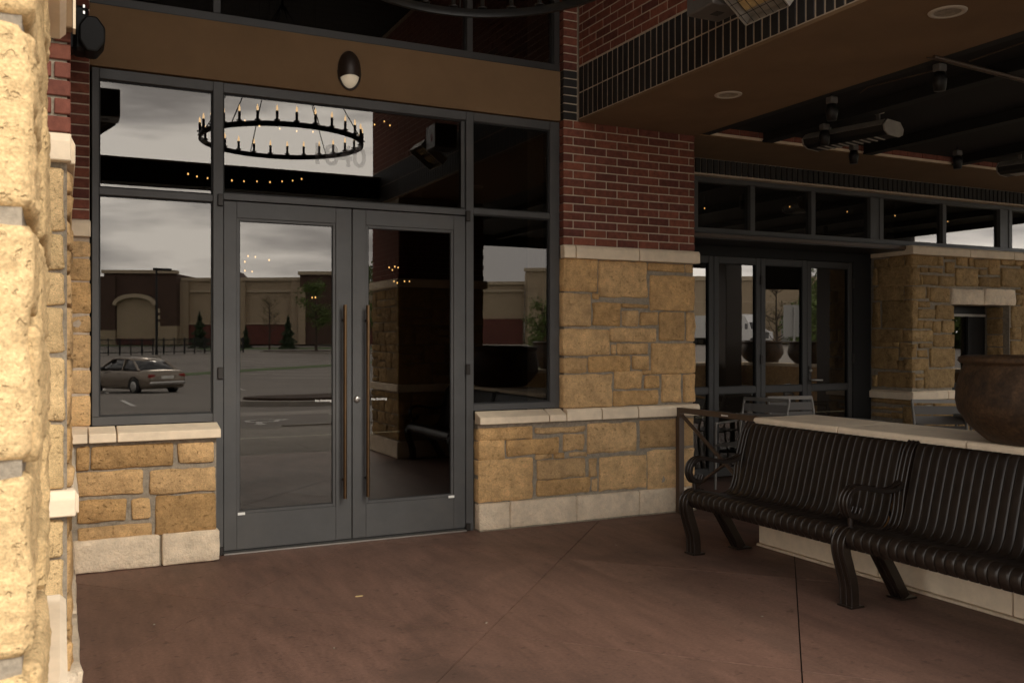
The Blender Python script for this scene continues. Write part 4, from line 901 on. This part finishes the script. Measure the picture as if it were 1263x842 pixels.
for i, (x, y) in enumerate(pc):
    D = 10.2 + (i * 37 % 11) * .22; X_, Z_ = onY(x, y, D); T = Matrix.Translation((X_, D, Z_))
    wh_ = 'the patio clerestory' if x > 700 else 'the upper window over the stucco band' if y < 100 else ('the transom of the left window' if x < 262 else 'the wide transom over the doors') if y < 240 else 'the left door pane' if x < 430 else 'the right door pane'
    t = empty('pendant_bulb', (X_, D, Z_), 0, 'small glowing indoor bulb seen through ' + wh_, 'pendant lamp', 'bulbs behind ' + wh_)
    link_mesh('bulb', bl_me, None, t, T); link_mesh('socket', so_me, None, t, T); MB().tube([(X_, D, Z_ + .07), (X_, D, 5.42)], .002, 4).build('cord', M['black_metal'], t)

# ================================================================== ACROSS THE CAR PARK (seen mirrored in the glass)
def store():
    ox, oy = mirrored(400, 100); S = empty('retail_store', (ox, oy, .95), TH, 'long tan and brown brick store across the car park with arched tower', 'building'); T = W[S.name]
    k = 11.32; X = lambda px: (px - 400) / k; Z = lambda py: 1.46 + (419 - py) / k - .95
    def bx(name, m, x0, x1, y0, y1, d0, d1, par=S, bev=0): return MB().box(X(x0), X(x1), d0, d1, max(Z(y1), 0), Z(y0), bev).build(name, M[m], par, T)
    def cornice(par, x0, x1, y, d): bx('cornice', 'store_trim', x0 - 2, x1 + 2, y - 4, y, d - .5, d + .25, par)
    ta = bx('tower', 'store_brown', 134, 221, 338, 432, -6, 1.0); cornice(ta, 134, 221, 338, 1.0)
    bx('pilaster', 'store_brown', 131, 149, 342, 432, -5, 1.35, ta); bx('pilaster', 'store_brown', 197, 223, 342, 432, -5, 1.35, ta)
    bx('plinth', 'store_tan', 130.5, 149.3, 407, 432, -5, 1.45, ta); bx('plinth', 'store_tan', 196.7, 223.5, 402, 432, -5, 1.45, ta)
    arch = [(X(150), 0), (X(150), Z(378))] + [(X(173) - X(173 + 23) * 0 + (23 / k) * -math.cos(a), Z(378) + (10 / k) * math.sin(a)) for a in [math.pi * i / 14 for i in range(15)]] + [(X(196), Z(378)), (X(196), 0)]
    MB().xprism(arch, .95, 1.12).build('arched_panel', M['store_tan'], ta, T)
    tr = MB(); A = [math.pi * i / 14 for i in range(15)]
    path = [(X(173) - (24 / k) * math.cos(a), 1.3, Z(377) + (11.5 / k) * math.sin(a)) for a in A]
    tr.sweep(path, (0, 1, 0), .7, .40); tr.build('arch_trim', M['store_trim'], ta, T)
    bx('wainscot', 'store_red', 150, 196, 417, 432, 1.0, 1.25, ta)
    for r in range(3): bx('small_window', 'store_trim', 199, 203, 381 + r * 8, 386 + r * 8, 1.3, 1.42, ta)
    wg = bx('wing', 'store_tan', 221, 372, 346, 432, -8, -.2); cornice(wg, 223, 372, 346, -.2)
    bx('band', 'store_trim', 223, 372, 357, 360, -.3, .0, wg)
    for a, b in ((221, 233), (292, 303), (360, 372)): bx('pilaster', 'store_tan', a, b, 347, 432, -.3, .35, wg)
    for a, b in ((233, 292), (303, 360)): bx('wainscot', 'store_red', a, b, 400, 432, -.3, .15, wg); bx('wainscot_cap', 'store_trim', a, b, 398, 400, -.3, .22, wg)
    gb = MB().xprism([(X(292), Z(346)), (X(262), Z(346)), (X(277), Z(331))], -7, -1).build('gable_roof', M['store_brown'], wg, T)
    tb = bx('tower', 'store_brown', 373, 446, 340, 432, -6, 1.0); cornice(tb, 373, 446, 340, 1.0); bx('plinth', 'store_tan', 372, 380, 355, 432, .9, 1.2, tb)
    wh = bx('wing', 'store_tan', 446, 647, 351, 432, -8, -.2); cornice(wh, 448, 645, 351, -.2); bx('wainscot', 'store_red', 448, 645, 393, 432, -.3, .15, wh); bx('band', 'store_trim', 448, 645, 357, 360, -.3, .0, wh)
    tc_ = bx('tower', 'store_tan', 648, 720, 335, 432, -6, 1.0); cornice(tc_, 648, 720, 335, 1.0); bx('pilaster', 'store_tan', 650, 664, 350, 432, .9, 1.3, tc_); bx('wainscot', 'store_red', 664, 718, 398, 432, .9, 1.2, tc_)
store()
def warehouse():
    ox, oy = mirrored(920, 130, 7.68); gzv = .95; S = empty('warehouse', (ox, oy, gzv), TH, 'plain tan warehouse far across the road behind the white truck', 'building'); T = W[S.name]
    wl = MB().box(-14, 16, -12, 0, 0, 8.9).build('wall', M['store_tan'], S, T); MB().box(-14.2, 16.2, -.3, .25, 8.9, 9.5).build('parapet', M['store_trim'], S, T)
    for x in (-9, -2, 5, 12): MB().box(x, x + 3, .0, .12, .2, 3.6).build('dock_door', M['sign_grey'], S, T)
    MB().box(-14, 16, .001, .06, 5.8, 6.0).build('band', M['store_trim'], S, T)
warehouse()
def leaf_cloud(n, fn, size, rg):
    vs = []; fs = []
    for _ in range(n):
        p = Vector(fn()); d = Vector((rg.gauss(0, 1), rg.gauss(0, 1), rg.gauss(0, 1))).normalized(); u = d.orthogonal().normalized(); w = d.cross(u); s = size * rg.uniform(.6, 1.3); b = len(vs)
        vs += [p - u * s, p + w * s * .55, p + u * s, p - w * s * .55]; fs.append((b, b + 1, b + 2, b + 3))
    me = bpy.data.meshes.new('crown'); me.from_pydata(vs, [], fs); return me
def tree(x, y, h, kind, lb_, seed, group=None):
    rg = random.Random(seed); z = gz(y); t = empty('conifer' if kind == 'conifer' else 'tree', (x, y, z), 0, lb_, 'tree', group); T = W[t.name]
    tr = MB().tube([(0, 0, -.1), (.03, 0, h * .3), (-.02, .03, h * .6), (0, 0, h * .93)], [h * .020, h * .015, h * .009, .006], 7)
    tips = []
    if kind != 'conifer':
        for i in range(22 if kind == 'bare' else 15):
            b = h * rg.uniform(.26, .82); a = i * 2.4 + rg.uniform(-.4, .4); L_ = h * rg.uniform(.13, .26) * (1.15 - b / h * .7); up = rg.uniform(.45, 1.0)
            mid = (math.cos(a) * L_ * .5, math.sin(a) * L_ * .5, b + L_ * up * .35); tip = (math.cos(a) * L_, math.sin(a) * L_, b + L_ * up)
            tr.tube([(0, 0, b), mid, tip], [h * .006, h * .004, .004], 5); tips.append((mid, tip))
            if kind == 'bare':
                for q in range(4): f = rg.uniform(.3, 1); s_ = Vector(mid).lerp(Vector(tip), f); e_ = s_ + Vector((rg.gauss(0, .1), rg.gauss(0, .1), rg.uniform(.05, .16))) * h * .7; tr.tube([s_, e_], [.010, .004], 4); tips.append((s_, e_))
    tr.build('trunk', M['bark'], t, T)
    if kind == 'conifer':
        def fn():
            while True:
                f = rg.random() ** .5; zz = h * (.06 + .94 * (1 - f)); layer = .72 + .28 * math.sin(zz * 9); r = h * .36 * f * layer * math.sqrt(rg.random()); a = rg.random() * 6.283
                return (r * math.cos(a), r * math.sin(a), zz - r * .25)
        me = leaf_cloud(2600, fn, h * .03, rg); mm = 'leaf_dark'
    elif kind == 'leafy':
        def fn():
            a, b = rg.choice(tips); f = rg.uniform(.1, 1.15); p = Vector(a).lerp(Vector(b), f); s_ = h * .045
            return p + Vector((rg.gauss(0, s_), rg.gauss(0, s_), rg.gauss(0, s_ * .8)))
        me = leaf_cloud(2400, fn, h * .016, rg); mm = 'leaf_green'
    else:
        def fn(): a, b = rg.choice(tips); p = Vector(a).lerp(Vector(b), rg.uniform(.4, 1.05)); return p + Vector((rg.gauss(0, .08), rg.gauss(0, .08), rg.gauss(0, .08)))
        me = leaf_cloud(700, fn, h * .009, rg); mm = 'leaf_bud'
    link_mesh('crown', me, M[mm], t, T)
for i, (px, z, h, kd, lb_, pln) in enumerate([
    (390, 78, 6.4, 'leafy', 'young green tree in mulch bed in front of the brown brick store tower', 6.45),
    (333, 84, 5.2, 'bare', 'slender half-bare tree against the tan store wall', 6.45),
    (356, 86, 3.2, 'conifer', 'small dark conifer next to the half-bare tree by the store', 6.45),
    (246, 88, 3.6, 'conifer', 'dark conifer standing right of the store tower with the arch', 6.45),
    (303, 88, 2.2, 'conifer', 'low dark conifer bush by the left of the tan store wall', 6.45),
    (452, 60, 7.5, 'leafy', 'tall green tree beside the store seen next to the front pier', 6.45),
    (670, 52, 4.6, 'leafy', 'young green tree on the lawn before the tan store tower', 6.45),
    (958, 60, 6.5, 'bare', 'bare spring tree before the tan warehouse', 7.68),
    (990, 50, 4.5, 'leafy', 'thin green tree before the warehouse near the grey sign', 7.68),
    (1016, 42, 6.5, 'leafy', 'dense green tree mirrored in the right-hand folding door', 7.68)]):
    x, y = mirrored(px, z, pln); tree(x, y, h, kd, lb_, 40 + i)
rg = random.Random(77)
def far_wood(x0, x1, z, pln, lb_, hmax, n):
    crowns = []
    for k in range(int((x1 - x0) / 14)):
        x, y = mirrored(x0 + 14 * k + rg.uniform(-5, 5), z + rg.uniform(-6, 10), pln); crowns.append((x, y, rg.uniform(.55, 1) * hmax, rg.uniform(2.2, 4.0)))
    def fn():
        x, y, h, r = rg.choice(crowns); a = rg.random() * 6.283; q = rg.random() ** .5; ph = rg.uniform(-1, 1)
        rr = r * q * math.sqrt(max(0, 1 - ph * ph)); return (x + rr * math.cos(a), y + rr * math.sin(a), gz(y) + h * (.5 + .5 * ph * rg.uniform(.8, 1.05)))
    o = link_mesh('far_woodland', leaf_cloud(n, fn, .55, rg), M['leaf_green']); tag(o, lb_, 'woodland', kind='stuff')
far_wood(1000, 1560, 120, 7.68, 'band of spring trees beyond the far side of the patio', 9, 16000)
far_wood(-120, 130, 150, 6.45, 'line of trees beyond the end of the store', 7, 5000)
# lawns, islands, kerbs, markings
ground_patch('store_lawn', [mirrored(60, 99), mirrored(760, 99), mirrored(760, 90), mirrored(370, 86), mirrored(300, 82), mirrored(60, 70)], .012, M['grass'])
ground_patch('lawn', [mirrored(560, 70), mirrored(760, 70), mirrored(760, 40), mirrored(580, 44)], .012, M['grass'])
ground_patch('side_lawn', [mirrored(990, 60, 7.68), mirrored(1560, 60, 7.68), mirrored(1560, 40, 7.68), mirrored(990, 44, 7.68)], .012, M['grass'])
ground_patch('grass_strip', [mirrored(200, 49), mirrored(470, 66), mirrored(470, 63.5), mirrored(200, 47)], .012, M['grass'])
x, y = mirrored(410, 78); kb = MB().prism(ellipse(x, y, 6.2, 2.2, 28, TH), gz(y) - .3, gz(y) + .16).build('island_kerb', M['concrete']); tag(kb, kind='structure')
MB().prism(ellipse(x, y, 5.9, 1.95, 28, TH), gz(y) - .2, gz(y) + .20).build('mulch_bed', M['mulch'], kb)
x, y = 8.3, -11.2; kb = MB().prism(ellipse(x, y, 4.6, 1.5, 32, 0), gz(y) - .3, gz(y) + .14).build('island_kerb', M['concrete']); tag(kb, kind='structure')
MB().prism(ellipse(x, y, 4.1, 1.15, 32, 0), gz(y) - .2, gz(y) + .20).build('mulch_bed', M['mulch'], kb)
ground_patch('concrete_strip', [(-30, -7.2), (40, -7.2), (40, -8.4), (-30, -8.4)], .004, M['concrete'])
def paint(name, poly, dz=.008): return ground_patch(name, poly, dz, M['paint_white'])
for k in range(14): y = -12 - (k % 2) * 14; x = -14 + (k // 2) * 5.2; paint('parking_line', [(x, y), (x + .12, y), (x + .12, y - 5), (x, y - 5)])
for k in range(8): y = -36 - k * 2.8; paint('parking_line', [(9, y), (17, y + 2.2), (17, y + 2.32), (9, y + .12)])
# wheelchair symbol: head, body, wheel
def stroke(pts, w, c=(3.55, -5.6), s=1.0):
    mb = MB()
    for a, b in zip(pts, pts[1:]):
        a = Vector((c[0] + a[0] * s, c[1] + a[1] * s)); b = Vector((c[0] + b[0] * s, c[1] + b[1] * s)); d = (b - a).normalized(); n = Vector((-d.y, d.x)) * w / 2; a = a - d * w * .2; b = b + d * w * .2
        mb.add([(p.x, p.y, gz(p.y) + .008) for p in (a - n, b - n, b + n, a + n)], [(0, 1, 2, 3)])
    return mb
mk = stroke([(-.1, .5), (-.05, .1), (.3, .08), (.45, -.35), (.62, -.33)], .11)
mk.v += stroke([(.15 + .38 * math.cos(a), -.12 + .38 * math.sin(a)) for a in [math.pi * (.65 + i * .11) for i in range(13)]], .09).v
mk.f += [(i * 4, i * 4 + 1, i * 4 + 2, i * 4 + 3) for i in range(len(mk.f), len(mk.v) // 4)]; mk.sm = [False] * len(mk.f)
mk.add([(x, y, gz(y) + .008) for x, y in ellipse(3.43, -4.93, .12, .12, 12)], [tuple(range(12))])
tag(mk.build('parking_symbol', M['paint_white']), kind='structure')
for x in (1.9, 5.3): paint('parking_line', [(x, -2.7), (x + .1, -2.7), (x + .1, -7), (x, -7)])
ws_ = MB().xprism([(-.08, 0), (.08, 0), (.06, .11), (-.06, .11)], -.9, .9, 'x')
for i, x in enumerate((4.4, 7.9, 1.0)):
    o = MB().add([(vx, vy, vz) for vx, vy, vz in ws_.v], ws_.f).build('wheel_stop', M['concrete'], None, Matrix.Translation((x, -3.35, gz(-3.35)))); tag(o, 'pale concrete wheel stop at the head of a parking bay', 'wheel stop', 'wheel stops in front of the sidewalk')
# iron fence below the store
fx0 = mirrored(60, 66); fx1 = mirrored(300, 76); fn_ = empty('iron_fence', (*fx0, gz(fx0[1])), 0, 'thin black iron fence on the grassy slope below the store', 'fence')
for i in range(19):
    f = i / 18; x = fx0[0] + (fx1[0] - fx0[0]) * f; y = fx0[1] + (fx1[1] - fx0[1]) * f; MB().box(x - .05, x + .05, y - .05, y + .05, gz(y), gz(y) + 1.3).build('post', M['black_metal'], fn_)
for h in (.2, 1.15): MB().bar((*fx0, gz(fx0[1]) + h), (*fx1, gz(fx1[1]) + h), .04, .05).build('rail', M['black_metal'], fn_)
pk = MB()
for i in range(190):
    f = i / 189; x = fx0[0] + (fx1[0] - fx0[0]) * f; y = fx0[1] + (fx1[1] - fx0[1]) * f; pk.box(x - .012, x + .012, y - .012, y + .012, gz(fx0[1]) + (gz(fx1[1]) - gz(fx0[1])) * f + .1, gz(fx0[1]) + (gz(fx1[1]) - gz(fx0[1])) * f + 1.25)
tag(pk.build('pickets', M['black_metal'], fn_), kind='stuff')
x, y = mirrored(193, 58); lp = empty('light_pole', (x, y, gz(y)), 0, 'tall black car park light pole in front of the arched store tower', 'street lamp'); T = W[lp.name]
MB().tube([(0, 0, .6), (0, 0, 6.0)], [.085, .06], 10).build('pole', M['black_metal'], lp, T); MB().lathe([(0, -.2), (.28, -.2), (.28, .62), (0, .62)], 16).build('footing', M['concrete'], lp, T)
MB().box(-.2, .9, -.18, .18, 5.95, 6.1, .03).build('lamp_head', M['black_metal'], lp, T)
x, y = mirrored(980, 40, 7.68); sg = empty('road_sign', (x, y, gz(y)), TH, 'grey back of a road sign on a post before the warehouse', 'sign'); T = W[sg.name]
MB().box(-.04, .04, -.04, .04, 0, 3.2).build('post', M['sign_grey'], sg, T); MB().box(-.45, .45, -.075, -.045, 1.9, 3.3).build('panel', M['sign_grey'], sg, T)

# ---- parked saloon car
def car(loc, rz):
    t = empty('parked_car', loc, rz, 'grey-brown four-door sedan parked in the car park', 'car'); T = W[t.name]
    def loft(secs, m, name, par=t):
        vs = []; fs = []; n = len(secs[0][1])
        for x, ring in secs: vs += [(x, yy, zz) for yy, zz in ring]
        for i in range(len(secs) - 1):
            for k in range(n): fs.append((i * n + k, i * n + (k + 1) % n, (i + 1) * n + (k + 1) % n, (i + 1) * n + k))
        fs += [tuple(range(n))[::-1], tuple((len(secs) - 1) * n + k for k in range(n))]
        return MB().add(vs, fs, True).build(name, M[m], par, T)
    def body(w, zb, zs, zt): return [(-w * .93, zb), (-w, zb + .14), (-w * 1.0, zs - .1), (-w * .965, zs), (-w * .80, zt), (0, zt + .02), (w * .80, zt), (w * .965, zs), (w, zs - .1), (w, zb + .14), (w * .93, zb)]
    bd = loft([(-2.32, body(.70, .36, .66, .70)), (-2.25, body(.80, .28, .82, .88)), (-2.0, body(.86, .22, .88, .95)), (-1.45, body(.875, .20, .90, .965)), (-.6, body(.88, .19, .90, .95)), (.6, body(.88, .19, .88, .93)), (1.1, body(.875, .20, .86, .93)), (1.8, body(.85, .22, .78, .84)), (2.2, body(.78, .27, .66, .72)), (2.32, body(.66, .36, .58, .62))], 'car_paint', 'body')
    def top(w, z): return [(-w, z[0]), (-w * .96, (z[0] * 2 + z[1]) / 3), (-w * .80, z[1]), (0, z[1] + .03), (w * .80, z[1]), (w * .96, (z[0] * 2 + z[1]) / 3), (w, z[0])]
    gh = [(-1.62, (.80, .92, .955)), (-1.15, (.80, .90, 1.27)), (-.75, (.80, .90, 1.37)), (.0, (.80, .90, 1.40)), (.35, (.80, .90, 1.37)), (1.22, (.78, .88, .955))]
    loft([(x, top(w, (a, b))) for x, (w, a, b) in gh], 'car_dark', 'glasshouse')
    loft([(-1.12, [(-.62, 1.24), (-.63, 1.27), (0, 1.315), (.63, 1.27), (.62, 1.24)]), (-.75, [(-.65, 1.34), (-.66, 1.38), (0, 1.415), (.66, 1.38), (.65, 1.34)]), (.0, [(-.66, 1.37), (-.67, 1.41), (0, 1.445), (.67, 1.41), (.66, 1.37)]), (.40, [(-.64, 1.33), (-.65, 1.36), (0, 1.40), (.65, 1.36), (.64, 1.33)])], 'car_paint', 'roof')
    for s in (-1, 1):
        for a, b in (((-1.66, .80, .93), (-1.10, .665, 1.28)), ((-.52, .80, .93), (-.52, .665, 1.385)), ((1.22, .79, .93), (.38, .655, 1.37))):
            MB().bar((a[0], s * a[1], a[2]), (b[0], s * b[1], b[2]), .09, .05, (1, 0, 0)).build('pillar', M['car_paint'], bd, T)
        for x in (-1.42, 1.38):
            wh = MB().lathe([(0, -.10), (.29, -.10), (.315, -.07), (.315, .07), (.29, .10), (.20, .10)], 24, (x, s * .80, .315), 'y').build('wheel', M['tyre'], t, T)
            MB().lathe([(0, .0), (.05, .012), (.19, .004), (.21, -.008)] if s > 0 else [(0, .0), (.05, -.012), (.19, -.004), (.21, .008)], 20, (x, s * .905, .315), 'y').build('rim', M['alloy'], wh, T)
            ring = [(x + .37 * math.cos(a), s * .868, .315 + .37 * math.sin(a)) for a in [math.pi * (-.08 + i * .116) for i in range(11)]]
            MB().sweep(ring, (0, 1, 0), .05, .06).build('wheel_arch', M['car_dark'], bd, T)
        MB().box(-2.315, -2.16, s * .50, s * .79, .66, .80, .03).build('tail_light', M['tail_red'], t, T)
        MB().box(2.16, 2.30, s * .45, s * .70, .52, .63, .03).build('headlight', M['chrome'], t, T)
        MB().box(.66, .84, s * .86, s * 1.02, .92, 1.05, .03).build('mirror', M['car_dark'], t, T)
        for x in (-.42, .55): MB().box(x, x + .15, s * .875, s * .90, .80, .83).build('door_handle', M['car_dark'], bd, T)
    MB().box(-2.40, -2.22, -.76, .76, .36, .52, .05).build('rear_bumper', M['chrome'], t, T)
    MB().box(-2.335, -2.29, -.26, .26, .62, .74).build('number_plate', M['white_plate'], t, T)
z = 37; x, y = mirrored(166, z); hd = (-.80 * C_ + .60 * S_, -(-.80 * -S_ + .60 * C_))       # heading, mirrored about the glass
car((x, y, gz(y)), math.atan2(hd[1], hd[0]))
def truck(loc, rz):
    t = empty('parked_truck', loc, rz, 'white semi truck with box trailer parked by the warehouse', 'truck'); T = W[t.name]
    MB().box(-13, .2, -1.3, 1.3, 1.1, 4.1, .04).build('trailer', M['truck_white'], t, T)
    cb = MB().xprism([(.6, .7), (4.6, .7), (4.75, 1.0), (4.7, 1.75), (3.2, 2.05), (2.7, 3.0), (1.9, 3.85), (.6, 3.95)], -1.15, 1.15).build('cab', M['truck_white'], t, T)
    MB().xprism([(3.23, 2.08), (2.74, 2.98), (2.78, 3.0), (3.27, 2.1)], -1.0, 1.0).build('windscreen', M['car_dark'], cb, T)
    MB().box(4.70, 4.78, -.5, .5, .95, 1.7, .02).build('grille', M['car_dark'], cb, T)
    for s in (-1, 1):
        MB().box(1.9, 2.6, s * 1.151, s * 1.16, 2.1, 2.8).build('side_window', M['car_dark'], cb, T); MB().box(4.55, 4.72, s * .6, s * 1.0, 1.1, 1.4, .03).build('headlight', M['chrome'], cb, T)
        for x in (-12, -10.8, -1, .8, 3.6): MB().lathe([(0, -.15), (.48, -.15), (.5, .15), (0, .15)], 20, (x, s * 1.05, .5), 'y').build('wheel', M['tyre'], t, T)
x, y = mirrored(918, 118, 7.68); hd = (.30 * C_ - .95 * S_, .30 * S_ + .95 * C_)
truck((x, y, gz(y)), math.atan2(hd[1], hd[0]))

# ---- scraps on the porch floor
for i, (px, py) in enumerate(((443, 735), (412, 799), (600, 768), (940, 760), (190, 770), (760, 672))):
    x, y = onZ(px, py); a = i * 1.7; d = (.024, .010) if i == 0 else (.007, .004)
    pts = [(x + d[0] * math.cos(t) * math.cos(a) - d[1] * math.sin(t) * math.sin(a), y + d[0] * math.cos(t) * math.sin(a) + d[1] * math.sin(t) * math.cos(a)) for t in [k * math.pi / 3 + .2 * (k % 2) for k in range(6)]]
    o = MB().prism(pts, .0005, .004).build('litter_scrap', M['mortar' if i else 'ceramic']); tag(o, 'pale crumpled scrap lying on the brown floor before the doors' if i == 0 else 'tiny tan leaf scrap lying on the brown porch floor', 'litter', None if i == 0 else 'leaf scraps on the porch floor')
